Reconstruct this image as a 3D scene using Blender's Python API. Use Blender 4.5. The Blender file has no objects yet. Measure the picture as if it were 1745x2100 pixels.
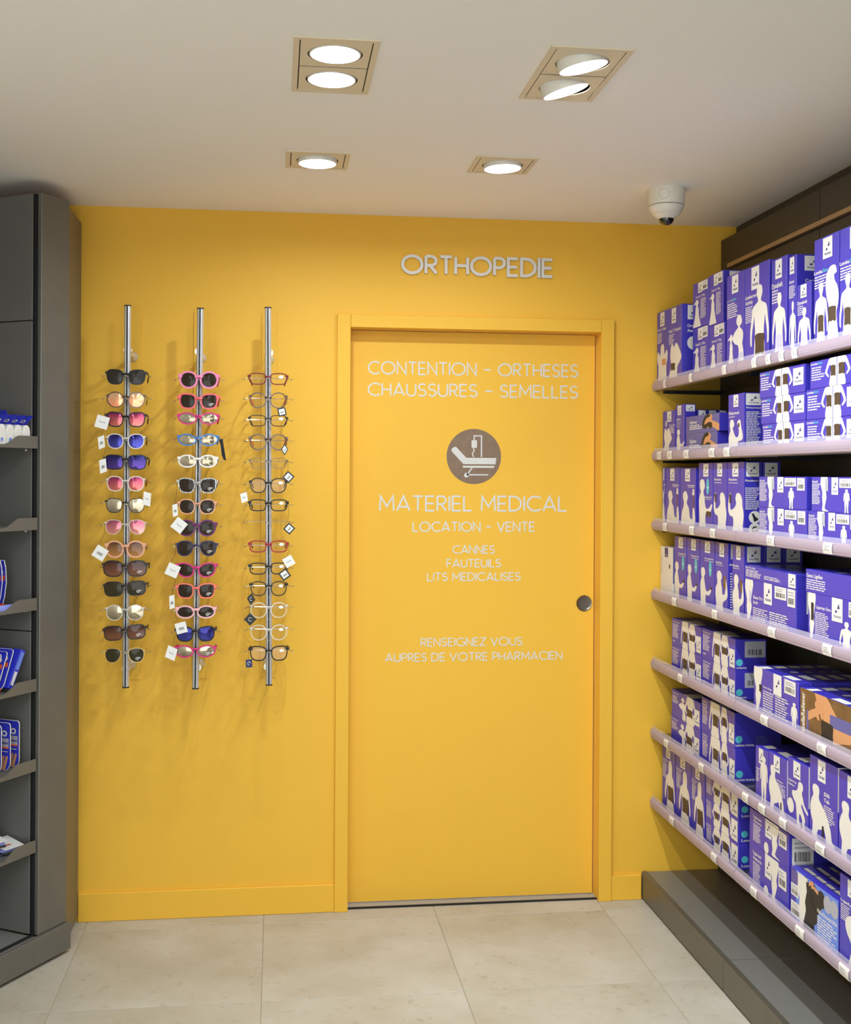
import bpy, bmesh, math, random
from mathutils import Vector, Matrix
random.seed(7)
PI = math.pi
SC = bpy.context.scene
COL = SC.collection

# ------------------------------------------------------------------ camera, world, exposure
CAM = (-0.2122, -4.1845, 1.5365)
YAW, FPX, HORIZON, ROLL = 0.126, 2422.26, 978.16, 0.0053
cam_data = bpy.data.cameras.new('camera')
cam_data.sensor_fit = 'HORIZONTAL'
cam_data.sensor_width = 36.0
cam_data.lens = FPX / 1745.0 * 36.0
cam_data.shift_y = -(1050.0 - HORIZON) / 1745.0
cam_data.clip_start = 0.05
cam = bpy.data.objects.new('camera', cam_data)
COL.objects.link(cam)
cam.location = CAM
cam.matrix_world = (Matrix.Translation(CAM) @ Matrix.Rotation(-YAW, 4, 'Z') @
                    Matrix.Rotation(PI / 2, 4, 'X') @ Matrix.Rotation(ROLL, 4, 'Z'))
SC.camera = cam
world = bpy.data.worlds.new('world')
SC.world = world
world.use_nodes = True
world.node_tree.nodes['Background'].inputs[0].default_value = (0.90, 0.97, 1.0, 1)
world.node_tree.nodes['Background'].inputs[1].default_value = 4.6
SC.view_settings.view_transform = 'Standard'
SC.view_settings.look = 'None'
SC.view_settings.gamma = 1.0
SC.view_settings.use_curve_mapping = False
SC.view_settings.exposure = -0.02
SC.cycles.max_bounces = 10
SC.cycles.diffuse_bounces = 6
SC.cycles.transparent_max_bounces = 16
SC.cycles.sample_clamp_indirect = 6.0
SC.cycles.caustics_reflective = False
SC.cycles.caustics_refractive = False
LAMP_WATT = 5.7          # lamp heads in front of the yellow wall; unseen ones added for fill burn lower
LAMP_TINT = (0.895, 0.985, 1.07)

CEIL = 2.465
# survey of the place: a sight line through a picture point meets a wall or shelf plane
_cy, _sy = math.cos(YAW), math.sin(YAW)
def sight(px, py):
    a, b = px - 872.5, py - HORIZON
    cr, sr = math.cos(ROLL), math.sin(ROLL)
    u, v = cr * a + sr * b, -sr * a + cr * b
    r = u / FPX
    return (_cy * r + _sy, -_sy * r + _cy, -v / FPX)
def on_x(px, py, X):
    d = sight(px, py); s = (X - CAM[0]) / d[0]
    return CAM[1] + d[1] * s, CAM[2] + d[2] * s

# ------------------------------------------------------------------ materials
def lin(c):
    c = c / 255.0
    return c / 12.92 if c <= 0.04045 else ((c + 0.055) / 1.055) ** 2.4
MATS = {}
def mat(name, rgb, rough=0.5, metal=0.0, spec=0.5, coat=0.0, bump=None, vary=None, emit=None, alpha=None, aniso=None):
    m = bpy.data.materials.new(name); m.use_nodes = True
    nt = m.node_tree; b = nt.nodes['Principled BSDF']
    col = (lin(rgb[0]), lin(rgb[1]), lin(rgb[2]), 1)
    b.inputs['Base Color'].default_value = col
    b.inputs['Roughness'].default_value = rough
    b.inputs['Metallic'].default_value = metal
    b.inputs['Specular IOR Level'].default_value = spec
    if coat: b.inputs['Coat Weight'].default_value = coat; b.inputs['Coat Roughness'].default_value = 0.08
    if emit:
        b.inputs['Emission Color'].default_value = (emit[0], emit[1], emit[2], 1)
        b.inputs['Emission Strength'].default_value = emit[3]
    if alpha is not None: b.inputs['Alpha'].default_value = alpha
    geo = nt.nodes.new('ShaderNodeNewGeometry')
    if bump:
        n = nt.nodes.new('ShaderNodeTexNoise'); n.inputs['Scale'].default_value = bump[0]; n.inputs['Detail'].default_value = 3
        nt.links.new(geo.outputs['Position'], n.inputs['Vector'])
        bp = nt.nodes.new('ShaderNodeBump'); bp.inputs['Strength'].default_value = bump[1]; bp.inputs['Distance'].default_value = 0.002
        nt.links.new(n.outputs['Fac'], bp.inputs['Height']); nt.links.new(bp.outputs['Normal'], b.inputs['Normal'])
    if vary:
        n = nt.nodes.new('ShaderNodeTexNoise'); n.inputs['Scale'].default_value = vary[0]; n.inputs['Detail'].default_value = 5
        nt.links.new(geo.outputs['Position'], n.inputs['Vector'])
        r = nt.nodes.new('ShaderNodeValToRGB')
        r.color_ramp.elements[0].position = 0.3; r.color_ramp.elements[1].position = 0.7
        k = vary[1]
        r.color_ramp.elements[0].color = (col[0] * (1 - k), col[1] * (1 - k), col[2] * (1 - k), 1)
        r.color_ramp.elements[1].color = (min(1, col[0] * (1 + k)), min(1, col[1] * (1 + k)), min(1, col[2] * (1 + k)), 1)
        nt.links.new(n.outputs['Fac'], r.inputs['Fac']); nt.links.new(r.outputs['Color'], b.inputs['Base Color'])
    MATS[name] = m
    return m
def see_through(name, rgb, clear, rough=0.08, ior=1.45):
    """thin clear plastic or glass: part of the light passes straight through, the rest is tinted and glossy"""
    m = bpy.data.materials.new(name); m.use_nodes = True
    nt = m.node_tree; b = nt.nodes['Principled BSDF']; out = nt.nodes['Material Output']
    b.inputs['Base Color'].default_value = (lin(rgb[0]), lin(rgb[1]), lin(rgb[2]), 1)
    b.inputs['Roughness'].default_value = rough; b.inputs['IOR'].default_value = ior
    t = nt.nodes.new('ShaderNodeBsdfTransparent'); mx = nt.nodes.new('ShaderNodeMixShader')
    mx.inputs[0].default_value = clear
    nt.links.new(b.outputs[0], mx.inputs[1]); nt.links.new(t.outputs[0], mx.inputs[2]); nt.links.new(mx.outputs[0], out.inputs[0])
    MATS[name] = m
def graded(name, top, bottom, z0, z1, rough=0.08, metal=0.0):
    """a lens or film whose own tint runs from top to bottom of the object"""
    m = mat(name, top, rough, metal, spec=0.28)
    nt = m.node_tree; b = nt.nodes['Principled BSDF']
    tc = nt.nodes.new('ShaderNodeTexCoord'); sp = nt.nodes.new('ShaderNodeSeparateXYZ'); mr = nt.nodes.new('ShaderNodeMapRange')
    mr.inputs['From Min'].default_value = z0; mr.inputs['From Max'].default_value = z1
    mx = nt.nodes.new('ShaderNodeMix'); mx.data_type = 'RGBA'
    mx.inputs['A'].default_value = tuple(lin(c) for c in bottom) + (1,)
    mx.inputs['B'].default_value = tuple(lin(c) for c in top) + (1,)
    nt.links.new(tc.outputs['Object'], sp.inputs[0]); nt.links.new(sp.outputs['Z'], mr.inputs['Value'])
    nt.links.new(mr.outputs['Result'], mx.inputs['Factor']); nt.links.new(mx.outputs['Result'], b.inputs['Base Color'])

mat('yellow_paint', (232, 180, 58), 0.55, spec=0.3, bump=(220, 0.06), vary=(1.3, 0.02))
mat('ceiling_paint', (247, 245, 240), 0.8, spec=0.2)
mat('plain_wall', (226, 222, 214), 0.8, spec=0.2)
mat('grout', (168, 156, 132), 0.8)
mat('cabinet_grey', (110, 108, 100), 0.42, 0.25, bump=(900, 0.05), vary=(9, 0.06))
mat('cabinet_inner', (112, 110, 105), 0.5, 0.1, bump=(900, 0.05))
mat('black_gap', (12, 12, 12), 0.8)
mat('shelf_dark', (52, 50, 46), 0.13, 0.0, coat=0.3)
mat('panel_dark', (66, 60, 50), 0.5, 0.1, bump=(600, 0.04))
mat('plinth_grey', (96, 91, 80), 0.35, 0.2, bump=(700, 0.05), vary=(7, 0.05))
mat('deck_grey', (118, 116, 110), 0.3, 0.0, bump=(700, 0.04))
mat('raw_edge', (176, 140, 96), 0.6)
see_through('clear_rail', (186, 168, 182), 0.25, 0.16)
see_through('clear_lip', (225, 220, 232), 0.72, 0.06)
mat('ticket', (224, 220, 214), 0.5)
mat('ticket_ink', (150, 146, 142), 0.6)
mat('chrome', (214, 214, 212), 0.12, 1.0)
mat('rail_silver', (222, 222, 220), 0.3, 0.55)
mat('steel', (170, 168, 164), 0.22, 1.0)
mat('black_rubber', (16, 16, 17), 0.5)
mat('sign_grey', (214, 210, 202), 0.45)
mat('vinyl_grey', (208, 205, 198), 0.5)
mat('emblem_brown', (128, 104, 82), 0.6, vary=(60, 0.08))
mat('lit_floor_grey', (168, 168, 166), 0.4, 0.3)
mat('lamp_beige', (224, 210, 184), 0.55)
mat('lamp_white', (226, 222, 212), 0.4)
mat('lamp_dark', (40, 36, 30), 0.6)
mat('lamp_glow', (255, 255, 255), 0.5, emit=(1.0, 0.985, 0.95, 7.0))
mat('camera_white', (226, 220, 206), 0.4)
mat('camera_dome', (22, 20, 18), 0.04, coat=1.0)
mat('print_blue', (60, 53, 172), 0.34, coat=0.15)
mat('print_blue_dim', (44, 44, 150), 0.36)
mat('print_white', (224, 218, 207), 0.42)
mat('label_white', (222, 218, 211), 0.42)
mat('print_navy', (44, 42, 112), 0.4)
mat('print_teal', (82, 182, 196), 0.4)
mat('print_brace', (72, 56, 44), 0.5)
mat('print_brace_grey', (196, 192, 214), 0.5)
mat('print_grey', (170, 168, 176), 0.5)
mat('print_black', (34, 32, 34), 0.5)
mat('print_brown', (112, 80, 50), 0.45, vary=(25, 0.25))
mat('print_skin', (206, 146, 100), 0.5)
mat('print_slate', (92, 92, 150), 0.42)
mat('print_sky', (104, 134, 214), 0.4)
mat('print_orange', (232, 92, 36), 0.4)
mat('print_violet', (96, 84, 150), 0.42)
mat('pack_lilac', (150, 158, 240), 0.35)
mat('pack_blue', (46, 54, 190), 0.3)
mat('pack_white', (226, 224, 218), 0.35)
mat('pack_strap', (50, 50, 46), 0.7)

def tile_material():
    m = mat('tile_stone', (206, 196, 176), 0.42, spec=0.4, bump=(40, 0.05))
    nt = m.node_tree; b = nt.nodes['Principled BSDF']
    geo = nt.nodes.new('ShaderNodeNewGeometry'); info = nt.nodes.new('ShaderNodeObjectInfo')
    add = nt.nodes.new('ShaderNodeVectorMath'); add.operation = 'MULTIPLY_ADD'
    add.inputs[1].default_value = (1, 1, 1)
    cmb = nt.nodes.new('ShaderNodeCombineXYZ'); mul = nt.nodes.new('ShaderNodeMath'); mul.operation = 'MULTIPLY'; mul.inputs[1].default_value = 37
    nt.links.new(info.outputs['Random'], mul.inputs[0]); nt.links.new(mul.outputs[0], cmb.inputs['Z'])
    nt.links.new(geo.outputs['Position'], add.inputs[0]); nt.links.new(cmb.outputs[0], add.inputs[2])
    def ramp(scale, detail, p0, c0, p1, c1, rough=0.6):
        n = nt.nodes.new('ShaderNodeTexNoise'); n.inputs['Scale'].default_value = scale; n.inputs['Detail'].default_value = detail
        n.inputs['Roughness'].default_value = rough
        nt.links.new(add.outputs[0], n.inputs['Vector'])
        r = nt.nodes.new('ShaderNodeValToRGB')
        r.color_ramp.elements[0].position = p0; r.color_ramp.elements[1].position = p1
        r.color_ramp.elements[0].color = c0; r.color_ramp.elements[1].color = c1
        nt.links.new(n.outputs['Fac'], r.inputs['Fac']); return r
    L = lambda *c: tuple(lin(v) for v in c) + (1,)
    a = ramp(3.2, 8, 0.32, L(170, 162, 142), 0.68, L(190, 185, 172))
    c = ramp(34, 4, 0.30, L(205, 196, 176), 0.42, L(255, 255, 255))
    mx = nt.nodes.new('ShaderNodeMix'); mx.data_type = 'RGBA'; mx.blend_type = 'MULTIPLY'; mx.inputs['Factor'].default_value = 0.42
    nt.links.new(a.outputs[0], mx.inputs['A']); nt.links.new(c.outputs[0], mx.inputs['B'])
    nt.links.new(mx.outputs['Result'], b.inputs['Base Color'])
tile_material()

# ------------------------------------------------------------------ mesh builder
class MB:
    def __init__(s):
        s.v, s.f, s.mi, s.mats = [], [], [], []
    def m(s, name):
        if name not in s.mats: s.mats.append(name)
        return s.mats.index(name)
    def add(s, verts, faces, name):
        o = len(s.v); k = s.m(name)
        s.v += [tuple(p) for p in verts]
        for f in faces:
            s.f.append(tuple(i + o for i in f)); s.mi.append(k)
    def box(s, x0, x1, y0, y1, z0, z1, name):
        v = [(x, y, z) for z in (z0, z1) for y in (y0, y1) for x in (x0, x1)]
        s.add(v, [(0, 2, 3, 1), (4, 5, 7, 6), (0, 1, 5, 4), (2, 6, 7, 3), (0, 4, 6, 2), (1, 3, 7, 5)], name)
    def bbox(s, x0, x1, y0, y1, z0, z1, name, b=0.001):
        """box with chamfered edges"""
        bm = bmesh.new()
        g = bmesh.ops.create_cube(bm, size=1)
        for v in bm.verts:
            v.co = Vector(((x0 + x1) / 2 + v.co.x * (x1 - x0), (y0 + y1) / 2 + v.co.y * (y1 - y0), (z0 + z1) / 2 + v.co.z * (z1 - z0)))
        bmesh.ops.bevel(bm, geom=bm.edges[:], offset=b, segments=1, affect='EDGES', profile=0.5)
        s.bm(bm, name)
    def bm(s, bm, name):
        bm.verts.index_update()
        s.add([v.co[:] for v in bm.verts], [[v.index for v in f.verts] for f in bm.faces], name)
        bm.free()
    def prism(s, pts, fn, d0, d1, name):
        """closed 2-D outline swept from d0 to d1; fn(u, v, d) -> 3-D"""
        n = len(pts)
        v = [fn(p[0], p[1], d0) for p in pts] + [fn(p[0], p[1], d1) for p in pts]
        f = [tuple(range(n - 1, -1, -1)), tuple(range(n, 2 * n))]
        f += [(i, (i + 1) % n, n + (i + 1) % n, n + i) for i in range(n)]
        s.add(v, f, name)
    def flat(s, pts, fn, d, name):
        s.add([fn(p[0], p[1], d) for p in pts], [tuple(range(len(pts)))], name)
    def tube(s, path, r, n, name, cap=True, flat=None):
        path = [Vector(p) for p in path]; rings = []
        up = Vector((0, 0, 1))
        for i, p in enumerate(path):
            t = (path[min(i + 1, len(path) - 1)] - path[max(i - 1, 0)]).normalized()
            a = t.cross(up)
            if a.length < 1e-3: a = t.cross(Vector((1, 0, 0)))
            a.normalize(); b = a.cross(t).normalized()
            rr = r[i] if isinstance(r, (list, tuple)) else r
            k = flat or 1.0
            rings.append([p + a * math.cos(2 * PI * j / n) * rr * k + b * math.sin(2 * PI * j / n) * rr for j in range(n)])
        v = [q for R in rings for q in R]; f = []
        for i in range(len(rings) - 1):
            for j in range(n):
                f.append((i * n + j, i * n + (j + 1) % n, (i + 1) * n + (j + 1) % n, (i + 1) * n + j))
        if cap:
            f.append(tuple(range(n - 1, -1, -1))); f.append(tuple((len(rings) - 1) * n + j for j in range(n)))
        s.add(v, f, name)
    def lathe(s, prof, n, name, c=(0, 0, 0), axis='Z', cap=True):
        v, f = [], []
        for r, h in prof:
            for j in range(n):
                a = 2 * PI * j / n
                x, y = r * math.cos(a), r * math.sin(a)
                p = (x, y, h) if axis == 'Z' else (x, -h, y)
                v.append((p[0] + c[0], p[1] + c[1], p[2] + c[2]))
        for i in range(len(prof) - 1):
            for j in range(n):
                f.append((i * n + j, i * n + (j + 1) % n, (i + 1) * n + (j + 1) % n, (i + 1) * n + j))
        if cap:
            f.append(tuple(range(n - 1, -1, -1))); f.append(tuple((len(prof) - 1) * n + j for j in range(n)))
        s.add(v, f, name)
    def ball(s, c, r, name, n=8, k=6):
        prof = [(r * math.sin(PI * i / k) + 1e-5, r * -math.cos(PI * i / k)) for i in range(k + 1)]
        s.lathe(prof, n, name, c)
    def xf(s, M):
        s.v = [tuple(M @ Vector(p)) for p in s.v]; return s
    def build(s, name, parent=None, smooth=False, fix=True):
        me = bpy.data.meshes.new(name)
        me.from_pydata(s.v, [], s.f)
        for k in s.mats: me.materials.append(MATS[k])
        me.polygons.foreach_set('material_index', s.mi)
        if fix:
            bm = bmesh.new(); bm.from_mesh(me)
            bmesh.ops.recalc_face_normals(bm, faces=bm.faces[:]); bm.to_mesh(me); bm.free()
        if smooth:
            me.polygons.foreach_set('use_smooth', [True] * len(me.polygons))
            try: me.set_sharp_from_angle(angle=math.radians(38))
            except Exception: pass
        me.update()
        o = bpy.data.objects.new(name, me); COL.objects.link(o)
        if parent: o.parent = parent
        return o
def tag(o, label, cat=None, group=None, kind=None):
    o['label'] = label
    if cat: o['category'] = cat
    if group: o['group'] = group
    if kind: o['kind'] = kind
    return o
def thing(name, label, cat, loc=(0, 0, 0), rot=(0, 0, 0), group=None):
    o = bpy.data.objects.new(name, None); COL.objects.link(o)
    o.empty_display_size = 0.05
    o.location = loc; o.rotation_euler = rot
    return tag(o, label, cat, group)
def struct(o, label=None):
    o['kind'] = 'structure'
    if label: o['label'] = label
    return o
def child_copy(src, parent, loc=None):
    c = src.copy(); COL.objects.link(c); c.parent = parent
    if loc: c.location = loc
    return c

# ------------------------------------------------------------------ room shell
XL, XR, YB = -1.80, 1.47, -6.6
W0, W1, DTOP = 0.047, 0.957, 2.064          # door opening
b = MB()
b.box(XL - 0.1, W0, 0, 0.14, -0.05, CEIL + 0.2, 'yellow_paint')
b.box(W1, XR + 0.1, 0, 0.14, -0.05, CEIL + 0.2, 'yellow_paint')
b.box(W0, W1, 0, 0.14, DTOP, CEIL + 0.2, 'yellow_paint')
struct(b.build('wall_back'), 'bright yellow painted end wall with a sliding door')
for nm, a in (('wall_left', (XL - 0.1, XL, YB, 0, -0.05, CEIL + 0.2)), ('wall_right', (XR, XR + 0.1, YB, 0, -0.05, CEIL + 0.2))):
    b = MB(); b.box(*a, 'panel_dark' if nm == 'wall_right' else 'plain_wall'); struct(b.build(nm), 'plain painted shop wall')  # right wall coloured dark for the shade above the shelving panels
# unseen wall behind the viewer, with a window added for fill light
wx0, wx1, wz0, wz1 = XL + 0.15, XR - 0.15, 0.25, 2.35
b = MB()
b.box(XL - 0.1, wx0, YB - 0.1, YB, -0.05, CEIL + 0.2, 'plain_wall'); b.box(wx1, XR + 0.1, YB - 0.1, YB, -0.05, CEIL + 0.2, 'plain_wall')
b.box(wx0, wx1, YB - 0.1, YB, -0.05, wz0, 'plain_wall'); b.box(wx0, wx1, YB - 0.1, YB, wz1, CEIL + 0.2, 'plain_wall')
struct(b.build('wall_front'), 'unseen shop wall behind the viewer around the added window')
b = MB(); t = 0.05
for a in ((wx0, wx0 + t, wz0, wz1), (wx1 - t, wx1, wz0, wz1), (wx0 + t, wx1 - t, wz0, wz0 + t), (wx0 + t, wx1 - t, wz1 - t, wz1), (-0.19, -0.14, wz0 + t, wz1 - t)):
    b.box(a[0], a[1], YB - 0.08, YB - 0.02, a[2], a[3], 'plain_wall')
struct(b.build('fill_window_1'), 'frame of the window added behind the viewer for fill light')
pl = bpy.data.lights.new('fill_window_portal', 'AREA'); pl.shape = 'RECTANGLE'; pl.size = wx1 - wx0; pl.size_y = wz1 - wz0
pl.cycles.is_portal = True
po_ = bpy.data.objects.new('fill_window_portal', pl); COL.objects.link(po_)
po_.location = ((wx0 + wx1) / 2, YB - 0.09, (wz0 + wz1) / 2); po_.rotation_euler = (PI / 2, 0, 0)

# floor: grout bed with single tiles on a 0.6 m grid
b = MB(); b.box(XL, XR, YB, 0.14, -0.06, -0.0022, 'grout')
floor = struct(b.build('floor'), 'beige stone tiled shop floor')
GX, GY, T = -0.8464, -0.0976, 0.6
tile_meshes = {}
xs = sorted([GX + T * i for i in range(-2, 5)] + [XL, XR]); xs = [x for x in xs if XL <= x <= XR]
ys = [0.14] + [GY - T * j for j in range(0, 11)] + [YB]
for i in range(len(xs) - 1):
    for j in range(len(ys) - 1):
        w, d = xs[i + 1] - xs[i], ys[j] - ys[j + 1]
        if w < 0.03 or d < 0.03: continue
        key = (round(w, 3), round(d, 3))
        if key not in tile_meshes:
            q = MB(); g = 0.0011
            q.bbox(-w / 2 + g, w / 2 - g, -d / 2 + g, d / 2 - g, -0.012, 0, 'tile_stone', 0.0008)
            t = q.build('floor_tile'); tile_meshes[key] = t
        else:
            t = tile_meshes[key].copy(); COL.objects.link(t)
        t.location = ((xs[i] + xs[i + 1]) / 2, (ys[j] + ys[j + 1]) / 2, 0); t.parent = floor

# door casing, baseboard, under-door strip, sliding door
CW = 0.047
b = MB()
b.bbox(W0 - CW, W0, -0.018, 0.0, 0, DTOP + CW, 'yellow_paint', 0.0015)
b.bbox(W1, W1 + CW, -0.018, 0.0, 0, DTOP + CW, 'yellow_paint', 0.0015)
b.bbox(W0 + 0.0005, W1 - 0.0005, -0.0175, 0.0, DTOP, DTOP + CW - 0.0015, 'yellow_paint', 0.0015)
struct(b.build('trim_1'), 'yellow door casing')
for nm, x0, x1 in (('baseboard_left', -0.8795, W0 - CW), ('baseboard_right', W1 + CW, 1.118)):
    b = MB(); b.bbox(x0, x1, -0.013, 0.0, 0.0, 0.098 if x0 < 0 else 0.09, 'yellow_paint', 0.002); struct(b.build(nm), 'yellow baseboard')
b = MB(); b.box(W0, W1, 0.019, 0.0615, 0, 0.003, 'lit_floor_grey'); b.box(W0, W1, 0.007, 0.019, 0, 0.004, 'black_gap')  # grey colour stands in for lit floor showing under the door
struct(b.build('trim_2'), 'grey strip standing in for lit floor under the door, with a dark edge')
DY = 0.062                                     # face of the sliding door
b = MB(); b.box(W0 - 0.04 + 0.045, W1 - 0.004, DY, DY + 0.04, 0.006, DTOP - 0.002, 'yellow_paint')
door = struct(b.build('door_1'), 'yellow sliding door with grey French lettering and a round pictogram')

# ------------------------------------------------------------------ thin geometric capitals drawn as strokes
def arc(cx, cy, rx, ry, a0, a1, n=14):
    return [(cx + rx * math.cos(math.radians(a0 + (a1 - a0) * i / n)), cy + ry * math.sin(math.radians(a0 + (a1 - a0) * i / n))) for i in range(n + 1)]
GLYPH = {
 'A': (.78, [[(0, 0), (.39, 1), (.78, 0)], [(.115, .27), (.665, .27)]]),
 'C': (.80, [arc(.5, .5, .5, .5, 48, 312, 22)]),
 'D': (.72, [[(0, 0), (0, 1), (.22, 1)] + arc(.22, .5, .5, .5, 88, -88, 16) + [(.22, 0), (0, 0)]]),
 'E': (.50, [[(.5, 1), (0, 1), (0, 0), (.5, 0)], [(0, .5), (.46, .5)]]),
 'F': (.48, [[(.48, 1), (0, 1), (0, 0)], [(0, .5), (.44, .5)]]),
 'G': (.90, [arc(.5, .5, .5, .5, 46, 356, 24) + [(.62, .465)]]),
 'H': (.62, [[(0, 0), (0, 1)], [(.62, 0), (.62, 1)], [(0, .5), (.62, .5)]]),
 'I': (.0, [[(0, 0), (0, 1)]]),
 'L': (.48, [[(0, 1), (0, 0), (.48, 0)]]),
 'M': (.84, [[(0, 0), (.04, 1), (.42, .28), (.80, 1), (.84, 0)]]),
 'N': (.66, [[(0, 0), (0, 1), (.66, 0), (.66, 1)]]),
 'O': (1.0, [arc(.5, .5, .5, .5, 0, 360, 30)]),
 'P': (.52, [[(0, 0), (0, 1)], [(0, 1), (.25, 1)] + arc(.25, .72, .27, .28, 88, -88, 12) + [(.25, .44), (0, .44)]]),
 'R': (.54, [[(0, 0), (0, 1)], [(0, 1), (.25, 1)] + arc(.25, .73, .27, .27, 88, -88, 12) + [(.25, .46), (0, .46)], [(.22, .46), (.54, 0)]]),
 'S': (.54, [arc(.28, .745, .25, .255, 30, 268, 14) + arc(.27, .255, .27, .255, 86, -150, 14)]),
 'T': (.60, [[(0, 1), (.60, 1)], [(.30, 1), (.30, 0)]]),
 'U': (.64, [[(0, 1), (0, .32)] + arc(.32, .32, .32, .32, 180, 360, 14) + [(.64, 1)]]),
 'V': (.72, [[(0, 1), (.36, 0), (.72, 1)]]),
 'Z': (.60, [[(0, 1), (.6, 1), (0, 0), (.6, 0)]]),
 '-': (.52, [[(0, .48), (.52, .48)]]), ' ': (.22, []),
}
def ribbon(line, w):
    """stroke outline with mitred corners"""
    closed = math.dist(line[0], line[-1]) < 1e-6
    P = [Vector(p) for p in (line[:-1] if closed else line)]
    n = len(P); L, R = [], []
    for i in range(n):
        a = P[i - 1] if (i > 0 or closed) else None
        c = P[(i + 1) % n] if (i < n - 1 or closed) else None
        d0 = (P[i] - a).normalized() if a is not None else None
        d1 = (c - P[i]).normalized() if c is not None else None
        d0 = d0 or d1; d1 = d1 or d0
        n0, n1 = Vector((-d0.y, d0.x)), Vector((-d1.y, d1.x))
        k = (n0 + n1)
        if k.length < 0.3: k = n0
        k.normalize(); s = w / 2 / max(0.38, k.dot(n0))
        L.append(P[i] + k * s); R.append(P[i] - k * s)
    return L, R, closed
def stroke_word(mb, word, x0, x1, z0, h, w, yf, yb, matname, gap=0.20):
    """letters of one line, fitted between x0 and x1, standing out from yb to yf"""
    adv, items = 0.0, []
    for ch in word:
        g = GLYPH[ch]; items.append((adv, g[1])); adv += g[0] + gap
    adv -= gap
    sx = (x1 - x0 - w) / adv; sw = w
    k_ = 0; yf0 = yf
    for off, strokes in items:
        for st in strokes:
            k_ += 1
            pts = [(x0 + w / 2 + (off + p[0]) * sx, z0 + w / 2 + p[1] * (h - w)) for p in st]
            L, R, closed = ribbon(pts, sw); yf = yf0 - 0.00003 * (k_ % 5)
            n = len(L)
            v = [(p.x, yf, p.y) for p in L] + [(p.x, yf, p.y) for p in R] + [(p.x, yb, p.y) for p in L] + [(p.x, yb, p.y) for p in R]
            f = []
            rng = range(n) if closed else range(n - 1)
            for i in rng:
                j = (i + 1) % n
                f += [(i, j, n + j, n + i), (i, 2 * n + i, 2 * n + j, j), (n + i, n + j, 3 * n + j, 3 * n + i)]
            if not closed:
                f += [(0, n, 3 * n, 2 * n), (n - 1, 3 * n - 1, 4 * n - 1, 2 * n - 1)]
            mb.add(v, f, matname)
# raised wall sign: ten cut letters
sign = thing('wall_sign', 'raised pale grey letters spelling ORTHOPEDIE above the door', 'sign', (0.502, 0, 2.257))
adv = 0.0; word = 'ORTHOPEDIE'; tot = sum(GLYPH[c][0] for c in word) + 0.20 * 9
k = (0.779 - 0.225 - 0.0105) / tot
for ch in word:
    x = 0.225 + adv * k; q = MB(); ww = GLYPH[ch][0] * k + 0.0105
    if ch == 'I':
        q.box(x - 0.502, x - 0.502 + 0.0105, -0.012, -0.001, 0, 0.071, 'sign_grey')
    else:
        stroke_word(q, ch, x - 0.502, x - 0.502 + ww, 0, 0.071, 0.0105, -0.012, -0.001, 'sign_grey')
    q.build('letter', sign, fix=False); adv += GLYPH[ch][0] + 0.20
VY = DY - 0.0006
for txt, x0, x1, z0, h, w in (('CONTENTION - ORTHESES', .114, .891, 1.905, .049, .0056), ('CHAUSSURES - SEMELLES', .114, .891, 1.827, .049, .0056),
        ('MATERIEL MEDICAL', .157, .852, 1.411, .059, .0068), ('LOCATION - VENTE', .279, .732, 1.337, .038, .0050),
        ('CANNES', .426, .582, 1.257, .032, .0042), ('FAUTEUILS', .404, .606, 1.207, .032, .0042), ('LITS MEDICALISES', .333, .679, 1.158, .032, .0042),
        ('RENSEIGNEZ VOUS', .311, .687, .921, .032, .0042), ('AUPRES DE VOTRE PHARMACIEN', .181, .837, .867, .032, .0042)):
    q = MB(); stroke_word(q, txt, x0, x1, z0, h, w, VY, DY + 0.0005, 'vinyl_grey'); o = q.build('lettering', door, fix=False)
    o['label'] = 'grey vinyl lettering reading ' + txt
# pictogram: hospital bed with drip on a brown disc
ex, ez, es = 0.503, 1.612, 0.1 / 163
E2 = lambda x, y: (ex + (x - 868) * es, ez - (y - 247) * es)
q = MB(); q.prism([(ex + .1005 * math.cos(2 * PI * i / 64), ez + .1005 * math.sin(2 * PI * i / 64)) for i in range(64)], lambda u, v, d: (u, d, v), DY - 0.0006, DY, 'emblem_brown')
disc = q.build('pictogram_disc', door); disc['label'] = 'brown disc with a hospital bed pictogram'
q = MB(); FE = lambda u, v, d: (u, d, v)
for poly in ([(733, 208), (738, 199), (752, 190), (762, 192), (822, 255), (1003, 255), (998, 293), (805, 293), (735, 218)],
             [(800, 302), (993, 302), (988, 314), (803, 314)], [(853, 153), (858, 150), (881, 150), (886, 153), (886, 192), (882, 196), (858, 196), (853, 192)],
             [(823 + 14 * math.cos(i * PI / 10), 358 + 14 * math.sin(i * PI / 10)) for i in range(20)],
             [(853, 314), (861, 316), (832, 356), (824, 352)], [(826, 352), (955, 352), (953, 359), (826, 360)],
             [(909, 250), (917, 250), (917, 121), (865, 121), (865, 150), (872, 150), (872, 128), (909, 128)],
             [(860, 197), (866, 197), (874, 211), (862, 230), (869, 250), (862, 251), (855, 230), (866, 211)]):
    q.flat([E2(*p) for p in poly], FE, DY - 0.0012, 'vinyl_grey')
q.build('bed_symbol', disc)
# flush round pull
q = MB(); c = (0.9175, DY, 1.074); mat('pull_metal', (128, 120, 108), 0.25, 1.0)
q.lathe([(0.0285, 0.0), (0.0295, 0.002), (0.028, 0.0035), (0.024, 0.003), (0.0225, 0.0015), (0.015, 0.0012), (0.0005, 0.0012)], 40, 'pull_metal', c, 'Y', cap=False)
o = q.build('flush_pull', door, smooth=True); o['label'] = 'round brushed steel flush pull'

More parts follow.
